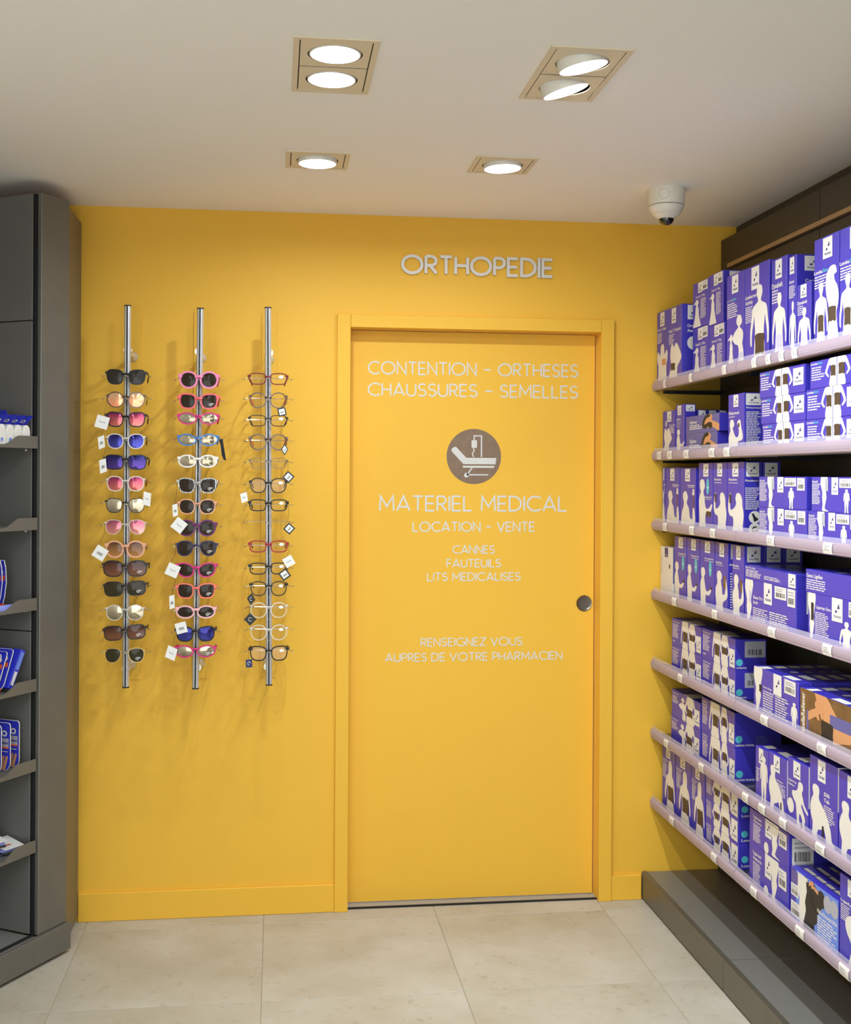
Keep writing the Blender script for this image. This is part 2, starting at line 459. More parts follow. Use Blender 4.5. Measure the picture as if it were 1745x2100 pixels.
# ------------------------------------------------------------------ ceiling with recessed lamps
LAMPS = [  # centre x, y, heads, tilt (about x, about y) in degrees, label
 (-0.088, -1.505, 2, (0, 0), 'double recessed ceiling spotlight with both lamps level in beige frame'),
 (0.462, -1.528, 2, (3, -17), 'double recessed ceiling spotlight with lamps tilted toward the blue cartons'),
 (-0.096, -0.709, 1, (0, 0), 'single square ceiling downlight above the gap between eyewear rails and door'),
 (0.450, -0.734, 1, (0, -3), 'single square ceiling downlight centred in front of the sliding door'),
 (-0.09, -2.75, 1, (0, 0), 'added unseen square downlight in third lamp row from yellow wall, middle column'),  # lamps from here on are unseen, added for fill light
 (0.46, -2.75, 1, (0, -8), 'added unseen square downlight in third lamp row from yellow wall, carton side'),
 (-0.95, -2.75, 1, (0, 0), 'added unseen square downlight in third lamp row from yellow wall, cabinet side'),
 (-0.09, -3.70, 2, (0, 0), 'added unseen double spotlight in fourth lamp row from yellow wall, middle column'),
 (0.46, -3.70, 2, (0, -16), 'added unseen double spotlight in fourth lamp row from yellow wall, carton side'),
 (-0.95, -3.70, 2, (0, 0), 'added unseen double spotlight in fourth lamp row from yellow wall, cabinet side'),
 (-0.09, -5.2, 2, (0, 0), 'added unseen double spotlight in last lamp row from yellow wall, middle column'),
 (0.46, -5.2, 2, (0, 0), 'added unseen double spotlight in last lamp row from yellow wall, carton side'),
 (-0.95, -5.2, 2, (0, 0), 'added unseen double spotlight in last lamp row from yellow wall, cabinet side'),
]
HX = 0.083
holes = [(x - HX, x + HX, y - HX * n - (0.002 if n == 2 else 0), y + HX * n + (0.002 if n == 2 else 0)) for x, y, n, _, _ in LAMPS]
cx = sorted({XL - 0.1, XR + 0.1} | {round(v, 5) for h in holes for v in h[:2]})
cyv = sorted({YB - 0.1, 0.0} | {round(v, 5) for h in holes for v in h[2:]})
b = MB()
def in_hole(x, y): return any(h[0] - 1e-4 < x < h[1] + 1e-4 and h[2] - 1e-4 < y < h[3] + 1e-4 for h in holes)
for j in range(len(cyv) - 1):
    run = None
    for i in range(len(cx) - 1):
        solid = not in_hole((cx[i] + cx[i + 1]) / 2, (cyv[j] + cyv[j + 1]) / 2)
        if solid and run is None: run = cx[i]
        if run is not None and (not solid or i == len(cx) - 2):
            b.box(run, cx[i + 1] if solid else cx[i], cyv[j], cyv[j + 1], CEIL, CEIL + 0.02, 'ceiling_paint'); run = None
b.box(XL - 0.1, XR + 0.1, YB - 0.1, 0.14, CEIL + 0.14, CEIL + 0.2, 'ceiling_paint')
struct(b.build('ceiling', fix=False), 'off-white plaster ceiling')

def square_ring(mb, half_x, half_y, r, cy, z0, z1, name, n=48):
    """flat plate with a round hole"""
    out, inn = [], []
    for i in range(n):
        a = 2 * PI * (i + 0.5) / n; c, s = math.cos(a), math.sin(a)
        k = min(half_x / max(1e-6, abs(c)), half_y / max(1e-6, abs(s)))
        out.append((c * k, s * k)); inn.append((c * r, s * r))
    # true corners
    for sx in (1, -1):
        for sy in (1, -1):
            i = min(range(n), key=lambda j: (out[j][0] - sx * half_x) ** 2 + (out[j][1] - sy * half_y) ** 2)
            out[i] = (sx * half_x, sy * half_y)
    v = [(p[0], p[1] + cy, z) for z in (z0, z1) for p in out + inn]
    f = []
    for i in range(n):
        j = (i + 1) % n
        f += [(i, j, n + j, n + i), (2 * n + i, 3 * n + i, 3 * n + j, 2 * n + j), (i, 2 * n + i, 2 * n + j, j), (n + i, n + j, 3 * n + j, 3 * n + i)]
    mb.add(v, f, name)
def lamp(x, y, n, tilt, label):
    root = thing('ceiling_spotlight', label, 'ceiling light', (x, y, CEIL), group='recessed ceiling lamps')
    hy = 0.0915 if n == 1 else 0.177; hx = 0.0915; bw = 0.0125
    q = MB()
    q.box(-hx, hx, -hy, -hy + bw, -0.004, -0.0003, 'lamp_beige'); q.box(-hx, hx, hy - bw, hy, -0.004, -0.0003, 'lamp_beige')
    q.box(-hx, -hx + bw, -hy + bw, hy - bw, -0.004, -0.0003, 'lamp_beige'); q.box(hx - bw, hx, -hy + bw, hy - bw, -0.004, -0.0003, 'lamp_beige')
    q.build('frame', root)
    q = MB(); e = 0.0815; ey = hy - 0.012; t = 0.13
    q.box(-e, e, -ey, ey, t - 0.005, t, 'lamp_dark'); q.box(-e, -e + .002, -ey, ey, 0.001, t, 'lamp_dark'); q.box(e - .002, e, -ey, ey, 0.001, t, 'lamp_dark')
    q.box(-e, e, -ey, -ey + .002, 0.001, t, 'lamp_dark'); q.box(-e, e, ey - .002, ey, 0.001, t, 'lamp_dark')
    q.build('housing', root, fix=False)
    for i in range(n):
        cy = 0 if n == 1 else (-0.0835, 0.0835)[i]
        q = MB(); square_ring(q, 0.0765, 0.0765 if n == 1 else 0.0795, 0.0605, cy, -0.0032, -0.0012, 'lamp_beige'); q.build('cover_plate', root, smooth=False)
        drop = -0.004 if (n == 2 and tilt == (0, 0)) else -0.013
        q = MB()
        q.lathe([(0.0565, 0.05), (0.0575, drop + 0.002), (0.0568, drop), (0.0540, drop - .0003), (0.0530, drop + 0.004)], 40, 'lamp_white', cap=False)
        head = q.build('lamp_head', root, smooth=True)
        head.location = (0, cy, 0)
        ty = tilt[1] * (1.0 if i else 0.72)
        head.rotation_euler = (math.radians(tilt[0]), math.radians(ty), 0)
        q = MB(); q.lathe([(0.0538, drop + 0.0008), (0.046, drop - 0.0012), (0.02, drop - 0.0026), (0.0004, drop - .003)], 40, 'lamp_glow', cap=False)
        q.build('lens', head, smooth=True)
        ld = bpy.data.lights.new('lamp_light', 'AREA'); ld.shape = 'DISK'; ld.size = 0.04; ld.energy = LAMP_WATT * (1.0 if y > -2 else 0.85); ld.color = LAMP_TINT
        ld.spread = math.radians((170 if abs(tilt[1]) < 10 else 118) if y > -2 else 172)
        lo = bpy.data.objects.new('lamp_light', ld); COL.objects.link(lo); lo.parent = head; lo.location = (0, 0, drop - 0.0045)
for a in LAMPS: lamp(*a)

# dome camera
root = thing('security_camera', 'white dome security camera with black lens dome under the ceiling', 'camera', (1.028, -0.515, CEIL))
q = MB(); q.lathe([(0.002, -0.0002), (0.0585, -0.0002), (0.059, -0.003), (0.0575, -0.052), (0.0565, -0.0535), (0.002, -0.0535)], 48, 'camera_white'); body = q.build('mount_ring', root, smooth=True)
q = MB()
for r0, r1 in ((0.0155, 0.0165),):
    P = []
    for i in range(32):
        a = 2 * PI * i / 32
        P.append((math.cos(a), math.sin(a)))
    for i in range(32):
        j = (i + 1) % 32
        def on(p, r):
            ang = -2.02 + p[0] * r / 0.058
            return (0.0588 * math.cos(ang), 0.0588 * math.sin(ang), -0.027 + p[1] * r)
        q.add([on(P[i], r0), on(P[j], r0), on(P[j], r1), on(P[i], r1)], [(0, 1, 2, 3)], 'print_grey')
q.build('cable_knockout', body)
q = MB(); q.lathe([(0.002, -0.0555), (0.0555, -0.0555), (0.0555, -0.061), (0.050, -0.073), (0.0435, -0.080), (0.042, -0.0805), (0.037, -0.0865), (0.027, -0.094), (0.0245, -0.0955), (0.002, -0.0955)], 48, 'camera_white'); cover = q.build('cover', root, smooth=True)
q = MB(); q.lathe([(0.050, -0.0535), (0.050, -0.0556)], 40, 'black_gap'); q.build('seam', root)
q = MB(); q.lathe([(0.0242, -0.0945)] + [(0.0242 * math.cos(a), -0.0955 - 0.0205 * math.sin(a)) for a in [i * PI / 2 / 10 for i in range(10)]] + [(0.0003, -0.116)], 36, 'camera_dome', cap=False); q.build('lens_dome', root, smooth=True)

# ------------------------------------------------------------------ right-hand shelving: two bays
XS, XPANEL, XPL = 1.159, 1.41, 1.120
BAYS = [(-0.004, -0.800), (-0.801, -1.640)]
SHELF_Z = [1.871 - 0.2531 * k for k in range(7)]
TK = {0: [(1362, .03), (1415, .03), (1484, .034), (1545, .034), (1574, .032), (1601, .032), (1628, .034)], 1: [(1351.5, .05), (1373, .05), (1407, .05), (1459, .05), (1490, .05)],
      2: [(1364, .045), (1419, .045), (1462, .045), (1581, .05), (1698, .05)], 3: [(1384, .045), (1467, .045), (1584, .05), (1698, .05)],
      4: [(1397, .045), (1570, .05), (1688, .05)], 5: [(1369, .045), (1441, .045), (1532, .045), (1566, .045), (1609, .045), (1686, .05)],
      6: [(1381, .045), (1468, .045), (1550, .045), (1645, .05), (1736, .05)]}
SNAME = ['top', 'second', 'third', 'fourth', 'fifth', 'sixth', 'lowest']
for bi, (y1, y0) in enumerate(BAYS):
    root = thing('shelving_unit', ('dark grey wall shelving bay against the yellow wall, loaded with blue cartons', 'dark grey wall shelving bay standing next to the bay at the yellow wall')[bi],
                 'shelving', (1.28, (y0 + y1) / 2, 0), group='wall shelving bays of blue cartons')
    ox, oy = 1.28, (y0 + y1) / 2
    L = lambda x: x - ox
    Y0, Y1 = y0 - oy, y1 - oy
    q = MB(); q.box(L(XPANEL), L(XPANEL + .018), Y0 + .0015, Y1 - .0015, 0.02, 2.292, 'panel_dark'); q.build('back_panel', root)
    q = MB(); q.bbox(L(XPANEL), L(XPANEL + .018), Y0 + .0015, Y1 - .0015, 2.294, 2.412, 'panel_dark', 0.0012); q.build('top_panel', root)
    q = MB(); q.box(L(XPANEL - 0.012), L(XPANEL), Y0 + (0 if bi == 0 else 0), Y1 - (0.09 if bi == 0 else 0), 2.297, 2.3115, 'raw_edge'); q.build('edge_strip', root)
    # base
    q = MB(); q.bbox(L(XPL), L(XPL + .02), Y0 + .001, Y1 - .001, 0.008, 0.101, 'plinth_grey', 0.0012)
    q.box(L(XPL + .008), L(XPL + .015), Y0, Y1, 0.0, 0.008, 'black_gap'); q.build('plinth', root)
    q = MB(); q.box(L(XPL + .0205), L(XPANEL - .001), Y0 + .001, Y1 - .001, 0.085, 0.0985, 'deck_grey'); q.build('base_deck', root)
    for k, z in enumerate(SHELF_Z):
        q = MB(); q.bbox(L(XS + .006), L(XPANEL - .001), Y0 + .002, Y1 - .002, z - .019, z - .003, 'shelf_dark', 0.001); sh = q.build('shelf', root)
        # clear price rail: bowed front, upstand lip, grooves
        prof = [(-.004, -.0165), (-.0065, -.013), (-.0085, -.006), (-.009, .001), (-.0085, .008), (-.006, .0135), (-.003, .0155), (0.002, .0155), (0.004, .012), (0.004, -.0165)]
        q = MB(); q.prism([(XS + p[0] - ox, z + p[1]) for p in prof], lambda u, v, d: (u, d, v), Y0 + .0015, Y1 - .0015, 'clear_rail')
        for g in (-.0125, .0105):
            q.box(L(XS - .0078), L(XS - .004), Y0 + .0015, Y1 - .0015, z + g - .0008, z + g + .0008, 'clear_rail')
        q.build('price_rail', sh)
        q = MB(); q.box(L(XS + .0002), L(XS + .0022), Y0 + .0015, Y1 - .0015, z + .0156, z + .027, 'clear_lip'); q.build('clear_upstand', sh)
        for px, w in TK[k]:
            yy, _ = on_x(px, 970, XS - .009)
            if not (y0 < yy - w / 2 and yy + w / 2 < y1): continue
            q = MB(); a, c = yy - oy - w / 2, yy - oy + w / 2
            prof = [(XS - .0078 - ox, z - .0145), (XS - .0102 - ox, z - .006), (XS - .0106 - ox, z + .001), (XS - .0102 - ox, z + .008), (XS - .0072 - ox, z + .0140)]
            q.add([(p[0], a, p[1]) for p in prof] + [(p[0], c, p[1]) for p in prof], [(i, i + 1, 6 + i, 5 + i) for i in range(4)], 'ticket')
            for r in range(3):
                zz = z + .005 - r * .0045
                q.box(L(XS - .0110), L(XS - .0106), c - .006 - (w - .014) * (.55 + .4 * random.random()), c - .006, zz - .0006, zz + .0006, 'ticket_ink')
            q.build('price_ticket', sh)
        # bracket arms under the shelf
        for yy in (Y1 - .012, Y0 + .012):
            q = MB(); q.prism([(L(XPANEL - .001), z - .0195), (L(XS + .03), z - .0195), (L(XS + .03), z - .026), (L(XPANEL - .001), z - .028)], lambda u, v, d: (u, d, v), yy - .002, yy + .002, 'black_rubber')
            q.build('bracket', sh)

# ------------------------------------------------------------------ printed figures (flat print on the cartons)
def mirror(h): return [(x, y) for x, y in h] + [(-x, y) for x, y in reversed(h) if x > 0.01]
FIG = {
 'man': mirror([(0, 100), (6, 98.5), (9, 93), (8, 87), (5, 83), (5.5, 79), (14, 76), (21, 73), (24, 66), (26, 56), (29, 44), (29, 33), (28, 26), (24, 25), (24, 34), (22, 45), (18, 56), (16.5, 62), (15, 52), (13.5, 42), (15, 30), (16, 18), (17, 0)]),
 'torso_man': mirror([(0, 100), (18, 100), (21, 90), (24, 70), (27, 50), (29, 30), (27, 16), (23, 18), (24, 34), (21, 50), (17, 70), (15, 60), (13.5, 48), (15, 34), (17, 16), (17, 0)]),
 'torso_woman': mirror([(0, 100), (11, 100), (15, 90), (19, 72), (24, 58), (22, 44), (15, 34), (13, 38), (18, 50), (17, 58), (13, 70), (10, 62), (9, 54), (12, 42), (15, 28), (15, 0)]),
 'torso_hip': [(100, 100), (48, 100), (32, 93), (16, 72), (4, 52), (10, 44), (30, 33), (35, 39), (21, 50), (30, 66), (46, 79), (50, 62), (47, 46), (44, 28), (40, 0), (100, 0)],
 'gown': [(45, 100), (55, 97), (58, 92), (60, 88), (57, 84), (52, 81), (52, 77), (58, 70), (62, 60), (60, 50), (66, 35), (74, 15), (80, 0), (10, 0), (16, 18), (24, 36), (30, 52), (30, 66), (34, 74), (36, 80), (30, 84), (22, 86), (15, 82), (14, 88), (24, 91), (32, 94), (38, 99)],
 'hip': [(60, 100), (70, 98), (76, 92), (78, 86), (74, 82), (66, 80), (66, 76), (78, 72), (86, 64), (84, 54), (80, 46), (86, 36), (90, 20), (88, 0), (58, 0), (56, 20), (58, 34), (52, 44), (36, 47), (20, 54), (16, 60), (30, 69), (44, 74), (54, 77), (52, 80), (44, 84), (42, 90), (48, 97)],
 'neck_hands': mirror([(0, 100), (10, 98), (16, 90), (16, 78), (22, 74), (36, 84), (46, 74), (42, 58), (34, 46), (36, 20), (38, 0)]),
 'neck_arm': [(24, 100), (34, 98), (42, 90), (50, 98), (62, 100), (80, 86), (98, 66), (98, 60), (80, 48), (68, 40), (66, 20), (68, 0), (0, 0), (4, 24), (14, 36), (22, 44), (18, 54), (12, 66), (14, 84), (18, 95)],
 'back_woman': [(50, 100), (60, 98), (66, 90), (66, 80), (66, 72), (74, 68), (82, 60), (88, 44), (92, 30), (88, 22), (84, 24), (82, 36), (76, 50), (72, 54), (70, 42), (72, 28), (80, 14), (82, 0), (26, 0), (26, 14), (32, 28), (32, 42), (30, 54), (24, 46), (18, 34), (16, 22), (10, 22), (8, 34), (12, 48), (18, 62), (26, 69), (36, 73), (36, 84), (38, 94), (44, 99)],
 'drink': [(20, 100), (30, 99), (36, 92), (38, 84), (34, 78), (28, 76), (30, 70), (42, 52), (52, 46), (62, 48), (68, 60), (64, 78), (56, 86), (60, 94), (72, 98), (78, 92), (82, 76), (90, 56), (92, 44), (84, 36), (66, 34), (60, 24), (60, 0), (4, 0), (4, 26), (2, 44), (8, 58), (14, 68), (10, 80), (10, 92), (14, 98)],
 'brush': [(28, 100), (40, 98), (46, 90), (50, 84), (46, 78), (42, 72), (44, 66), (56, 56), (60, 40), (66, 30), (78, 28), (80, 40), (82, 56), (90, 57), (96, 40), (98, 24), (92, 12), (76, 8), (62, 10), (58, 0), (2, 0), (4, 24), (10, 46), (20, 60), (22, 72), (16, 84), (18, 94)],
 'reach': [(24, 100), (38, 99), (44, 92), (46, 86), (42, 82), (36, 78), (38, 72), (44, 62), (48, 52), (58, 44), (76, 46), (94, 54), (98, 50), (88, 40), (72, 34), (54, 36), (50, 26), (52, 10), (52, 0), (8, 0), (8, 20), (6, 40), (4, 58), (10, 70), (18, 76), (12, 82), (10, 92), (14, 98)],
 'salute': [(60, 100), (74, 98), (84, 90), (88, 80), (88, 72), (92, 62), (96, 50), (94, 36), (90, 20), (98, 0), (86, 0), (76, 18), (68, 0), (30, 0), (34, 20), (36, 36), (30, 44), (16, 46), (6, 56), (4, 70), (8, 86), (14, 98), (20, 98), (16, 84), (16, 70), (20, 60), (34, 62), (46, 68), (52, 76), (48, 86), (52, 96)],
 'lift': [(30, 100), (44, 99), (54, 92), (54, 84), (48, 78), (50, 72), (56, 60), (58, 48), (70, 46), (78, 56), (76, 72), (70, 86), (78, 90), (86, 76), (92, 60), (94, 46), (84, 36), (66, 30), (62, 22), (66, 10), (76, 6), (66, 0), (18, 0), (16, 24), (10, 44), (12, 60), (24, 70), (22, 80), (20, 92)],
 'leg': [(28, 100), (72, 100), (70, 78), (62, 56), (66, 42), (58, 22), (54, 10), (66, 4), (82, 0), (42, 0), (36, 6), (40, 20), (36, 40), (38, 56), (26, 78)],
 'squat': [(24, 100), (36, 98), (40, 90), (38, 82), (40, 74), (58, 62), (72, 48), (84, 30), (88, 14), (98, 8), (98, 2), (70, 2), (66, 10), (62, 20), (56, 28), (46, 22), (36, 20), (30, 8), (36, 0), (14, 0), (12, 14), (14, 28), (6, 42), (4, 58), (10, 72), (16, 80), (12, 90), (16, 98)],
 'play': [(58, 100), (68, 99), (74, 92), (72, 84), (68, 78), (74, 68), (80, 56), (92, 48), (98, 42), (92, 40), (78, 48), (68, 56), (66, 50), (76, 38), (84, 26), (80, 14), (86, 4), (98, 2), (80, 0), (70, 8), (70, 24), (58, 34), (56, 20), (62, 10), (70, 2), (48, 0), (46, 12), (44, 30), (40, 50), (32, 56), (22, 66), (24, 74), (36, 76), (46, 80), (50, 88), (52, 96)],
 'stand': mirror([(0, 100), (5, 98), (7, 94), (5, 89), (4, 87), (10, 84), (13, 76), (14, 64), (15, 52), (12, 51), (10, 62), (9, 70), (9, 58), (10, 48), (9, 30), (8, 10), (10, 0), (3, 0), (2, 20), (0.02, 46)]),
 'arms_up': [(50, 100), (66, 99), (74, 90), (60, 88), (64, 80), (76, 74), (84, 62), (80, 50), (72, 40), (78, 24), (80, 0), (28, 0), (30, 22), (36, 40), (32, 52), (22, 62), (16, 76), (20, 90), (34, 98)],
 'fist': [(0, 30), (4, 60), (16, 84), (34, 96), (50, 92), (56, 78), (50, 66), (60, 58), (100, 36), (100, 0), (70, 16), (46, 28), (34, 16), (24, 22), (28, 40), (20, 46), (14, 30)],
 'glove': [(0, 40), (6, 70), (24, 94), (44, 98), (52, 86), (30, 78), (18, 60), (16, 44), (40, 56), (62, 52), (64, 30), (46, 20), (40, 34), (24, 24), (8, 28)],
 'belt': [(0, 92), (30, 100), (70, 98), (100, 90), (97, 50), (100, 8), (84, 0), (60, 10), (44, 4), (20, 8), (2, 4), (5, 50)],
 'bend_leg': [(0, 100), (30, 100), (46, 80), (60, 62), (80, 48), (100, 40), (100, 22), (70, 10), (46, 0), (34, 10), (26, 40), (14, 66)],
}
def smooth_loop(P, k=3):
    out, n = [], len(P)
    for i in range(n):
        p0, p1, p2, p3 = P[i - 1], P[i], P[(i + 1) % n], P[(i + 2) % n]
        for s in range(k):
            t = s / k; t2, t3 = t * t, t * t * t
            out.append(tuple(0.5 * (2 * p1[c] + (p2[c] - p0[c]) * t + (2 * p0[c] - 5 * p1[c] + 4 * p2[c] - p3[c]) * t2 + (3 * p1[c] - p0[c] - 3 * p2[c] + p3[c]) * t3) for c in (0, 1)))
    lo, hi = min(p[1] for p in P), max(p[1] for p in P); a, b = min(p[0] for p in P), max(p[0] for p in P)
    return [(min(b, max(a, x)), min(hi, max(lo, y))) for x, y in out]
def norm_fig(name):
    P = FIG[name]; x0, x1 = min(p[0] for p in P), max(p[0] for p in P); y0, y1 = min(p[1] for p in P), max(p[1] for p in P)
    return [((x - x0) / (x1 - x0), (y - y0) / (y1 - y0)) for x, y in smooth_loop(P, 2)]
NFIG = {k: norm_fig(k) for k in FIG}
_text = {}
def text_mesh(s, bold=0.02):
    if s not in _text:
        c = bpy.data.curves.new('t', 'FONT'); c.body = s; c.offset = bold; c.resolution_u = 2; c.fill_mode = 'FRONT'
        o = bpy.data.objects.new('t', c); me = bpy.data.meshes.new_from_object(o)
        v = [(p.co.x, p.co.y) for p in me.vertices]; f = [tuple(p.vertices) for p in me.polygons]
        x0 = min(p[0] for p in v); x1 = max(p[0] for p in v); cap = 0.72
        _text[s] = ([((x - x0) / (x1 - x0), y / cap) for x, y in v], f)
        bpy.data.objects.remove(o); bpy.data.curves.remove(c); bpy.data.meshes.remove(me)
    return _text[s]
class Face:
    """printing on one face of a carton, in fractions of the face; one mesh for each kind of print"""
    def __init__(s, w, h, fn): s.w, s.h, s.fn, s.parts = w, h, fn, {}
    def mb(s, part): return s.parts.setdefault(part, MB())
    def poly(s, part, pts, m, d):
        if part in ('figure_print', 'brace_print'): part += '#%d' % len(s.parts)
        s.n = getattr(s, 'n', 0) + 1
        s.mb(part).flat([(p[0] * s.w, p[1] * s.h) for p in pts], s.fn, d + s.n * .000004, m)
    def rect(s, part, u0, v0, u1, v1, m, d): s.poly(part, [(u0, v0), (u1, v0), (u1, v1), (u0, v1)], m, d)
    def fig(s, name, u0, v0, u1, v1, m='print_white', part='figure_print', d=.0003, flip=False):
        P = NFIG[name]
        s.poly(part, [(u0 + ((1 - x) if flip else x) * (u1 - u0), v0 + y * (v1 - v0)) for x, y in P], m, d)
    def text(s, t, u0, v0, u1, hh, m='print_white', part='text_print', d=.0004):
        v, f = text_mesh(t); k = hh * s.h
        s.mb(part).add([s.fn((u0 + x * (u1 - u0)) * s.w, v0 * s.h + y * k, d) for x, y in v], f, m)
    def para(s, u0, v0, u1, v1, n, m='print_white', d=.0003):
        rnd = random.Random(int(u0 * 991 + v1 * 7919 + n * 13))
        st = (v1 - v0) / n
        for i in range(n):
            y = v1 - (i + 1) * st; x = u0; end = u1 - (u1 - u0) * (0.35 * rnd.random() ** 2)
            while x < end - 0.01:
                w = (0.10 + 0.22 * rnd.random()) * (u1 - u0); e = min(end, x + w)
                s.rect('text_print', x, y + st * .25, e, y + st * .72, m, d); x = e + (u1 - u0) * 0.035
    def label(s, u0, v0, u1, v1, m='label_white', ink='print_navy'):
        s.rect('brand_label', u0, v0, u1, v1, m, .0005)
        w, h = u1 - u0, v1 - v0
        R = lambda a, c: (u0 + a * w, v0 + c * h)
        s.poly('brand_label', [R(.50, .56), R(.60, .72), R(.72, .78), R(.66, .64), R(.80, .62), R(.62, .55)], ink, .0008)
        s.poly('brand_label', [R(.30, .42), R(.40, .50), R(.52, .46), R(.44, .38), R(.34, .36)], ink, .0008)
        v, f = text_mesh('THUASNE')
        s.mb('brand_label').add([s.fn((u0 + (.14 + .72 * x) * w) * s.w, (v0 + (.16 + .11 * y) * h) * s.h, .0008) for x, y in v], f, ink)
    def barcode(s, u0, v0, u1, v1, m='label_white'):
        s.rect('barcode_label', u0, v0, u1, v1, m, .0005)
        rnd = random.Random(int(u0 * 1000 + v0 * 77)); x = .12
        while x < .86:
            w = rnd.choice((.015, .03, .045)); s.rect('barcode_label', u0 + x * (u1 - u0), v0 + .15 * (v1 - v0), u0 + min(.88, x + w) * (u1 - u0), v0 + .5 * (v1 - v0), 'print_black', .0008); x += w + rnd.choice((.02, .035, .05))
        for i in range(2):
            s.rect('barcode_label', u0 + .1 * (u1 - u0), v0 + (.62 + .16 * i) * (v1 - v0), u0 + (.9 - .3 * rnd.random()) * (u1 - u0), v0 + (.69 + .16 * i) * (v1 - v0), 'print_grey', .0008)
    def circle(s, part, u, v, r, m, d=.0004):
        s.poly(part, [(u + r * math.cos(i * PI / 10) / s.w, v + r * math.sin(i * PI / 10) / s.h) for i in range(20)], m, d)
    def drop(s, u, v, r):
        s.poly('drop_print', [(u + r * k * math.sin(a) / s.w * .62, v + r * 1.35 * math.cos(a) / s.h) for a, k in [(i * PI / 9, (1.15 if 5 < i < 13 else 1) * (0.25 if i == 0 else .75 if i in (1, 17) else 1)) for i in range(18)]], 'print_teal', .0005)
        s.rect('drop_print', u - .4 * r / s.w, v - .3 * r / s.h, u + .4 * r / s.w, v - .12 * r / s.h, 'print_white', .0007)
BR, BG = 'print_brace', 'print_brace_grey'
def belt(f, u0, v0, u1, v1, m=BR): f.fig('belt', u0, v0, u1, v1, m, 'brace_print', .0006)
# designs: front, near side, top
def d_classic(f, s, t): f.label(.29, .80, .68, .985); f.text('Ortel C1 Classic', .04, .745, .82, .035); f.para(.04, .58, .45, .72, 6); f.fig('neck_hands', .02, .02, .98, .56); belt(f, .46, .27, .82, .36, 'print_skin')
def d_anatomic(f, s, t):
    f.label(.25, .79, .58, .985); f.text('Ortel C1 Anatomic', .02, .675, .95, .045); f.para(.03, .52, .45, .655, 6); f.fig('neck_arm', .04, .0, .99, .52); belt(f, .22, .17, .52, .27)
    s.label(.17, .80, .50, .985); s.text('Ortel C1', .16, .70, .52, .04); s.text('Anatomic', .16, .64, .56, .04); s.circle('figure_print', .36, .50, .024, 'print_white')
def d_plus(f, s, t): f.label(.34, .76, .62, .985); f.barcode(.62, .78, .94, .985); f.text('Ortel C1 Plus', .18, .655, .78, .05); f.fig('gown', .03, .02, .52, .62); f.para(.50, .18, .84, .62, 16); s.rect('text_print', .2, .86, .9, .98, 'label_white', .0004)
def d_lomba_tall(f, s, t): f.label(.30, .80, .66, .985); f.text('Lomba', .02, .725, .32, .028, 'print_grey'); f.text('Skin', .32, .725, .55, .028, 'print_teal'); f.para(.04, .55, .66, .71, 7); f.fig('gown', .08, .0, .46, .38); f.fig('hip', .34, .0, .98, .56); belt(f, .70, .11, .95, .17, BG)
def d_lombacross(f, s, t): f.label(.28, .76, .60, .985); f.text('Lombacross', .02, .685, .50, .038); f.text('Activity', .02, .63, .34, .038); f.para(.03, .44, .34, .61, 9); f.fig('man', .24, .0, 1.0, .79); belt(f, .44, .09, .82, .31)
def d_dynabelt(f, s, t): f.label(.25, .80, .68, .985); f.text('Dynabelt', .02, .715, .72, .05); f.para(.03, .56, .52, .70, 5); f.fig('man', .06, .0, .98, .66); belt(f, .32, .04, .72, .25, BG); s.label(.2, .8, .9, .98)
def d_cement(f, s, t): f.label(.14, .82, .72, .985); f.text('Cement', .04, .73, .70, .03); f.para(.04, .58, .85, .71, 8); f.fig('man', .1, .0, 1., .55); s.label(.15, .84, .46, .985); s.text('Cement', .16, .73, .50, .03)
def d_lomba_big(f, s, t): f.label(.36, .80, .74, .985); f.text('Lomba', .0, .685, .34, .032); f.text('Skin', .35, .685, .55, .032, 'print_teal'); f.para(.02, .55, .62, .67, 5); f.fig('man', .0, .0, .58, .60); belt(f, .17, .15, .40, .31); f.fig('arms_up', .48, .0, 1., .72); belt(f, .58, .22, .90, .36)
def d_lomba_wide(f, s, t): f.text('Lomba', .01, .86, .14, .08); f.text('Skin', .14, .86, .24, .08, 'print_teal'); f.para(.03, .28, .28, .80, 6); f.fig('torso_hip', .29, .0, .505, 1.); f.fig('torso_hip', .515, .0, .745, 1., flip=True); belt(f, .39, .34, .485, .74); belt(f, .535, .36, .645, .78); f.label(.76, .28, .975, .90); s.circle('figure_print', .5, .62, .016, 'print_teal'); s.text('L', .3, .1, .7, .22)
def d_tennis(f, s, t): f.label(.36, .76, .70, .985); f.text('Silistab Epi', .52, .66, .98, .035); f.para(.54, .50, .94, .645, 7); f.fig('neck_arm', .02, .0, .74, .62); f.circle('figure_print', .28, .72, .012, 'print_grey')
def d_wrist(f, s, t): f.label(.2, .8, .62, .985); f.text('Ligaflex', .06, .70, .55, .035); f.para(.08, .55, .6, .68, 5, 'print_grey'); f.fig('reach', .1, .0, .98, .52); s.label(.1, .86, .9, .985)
def d_digimmo(f, s, t):
    f.rect('photo_print', .0, .0, 1., 1., 'print_slate', .0002); f.rect('photo_print', .0, .0, .06, 1., 'print_violet', .0003)
    f.text("Dig'immo", .12, .56, .34, .17); f.para(.12, .20, .52, .50, 3); f.fig('fist', .56, .02, 1.0, .98, 'print_skin', 'photo_print', .0004); f.fig('glove', .50, .16, .80, .99, 'print_black', 'photo_print', .0006)
def d_drink(f, s, t): f.label(.33, .78, .64, .985); f.text('Rhizomed', .04, .655, .68, .055); f.rect('text_print', .04, .61, .40, .622, 'print_white', .0004); f.fig('drink', .03, .0, .92, .57); belt(f, .62, .43, .72, .50); s.label(.08, .79, .86, .985); s.text('Rhizomed', .10, .735, .86, .028); s.para(.1, .05, .86, .69, 24)
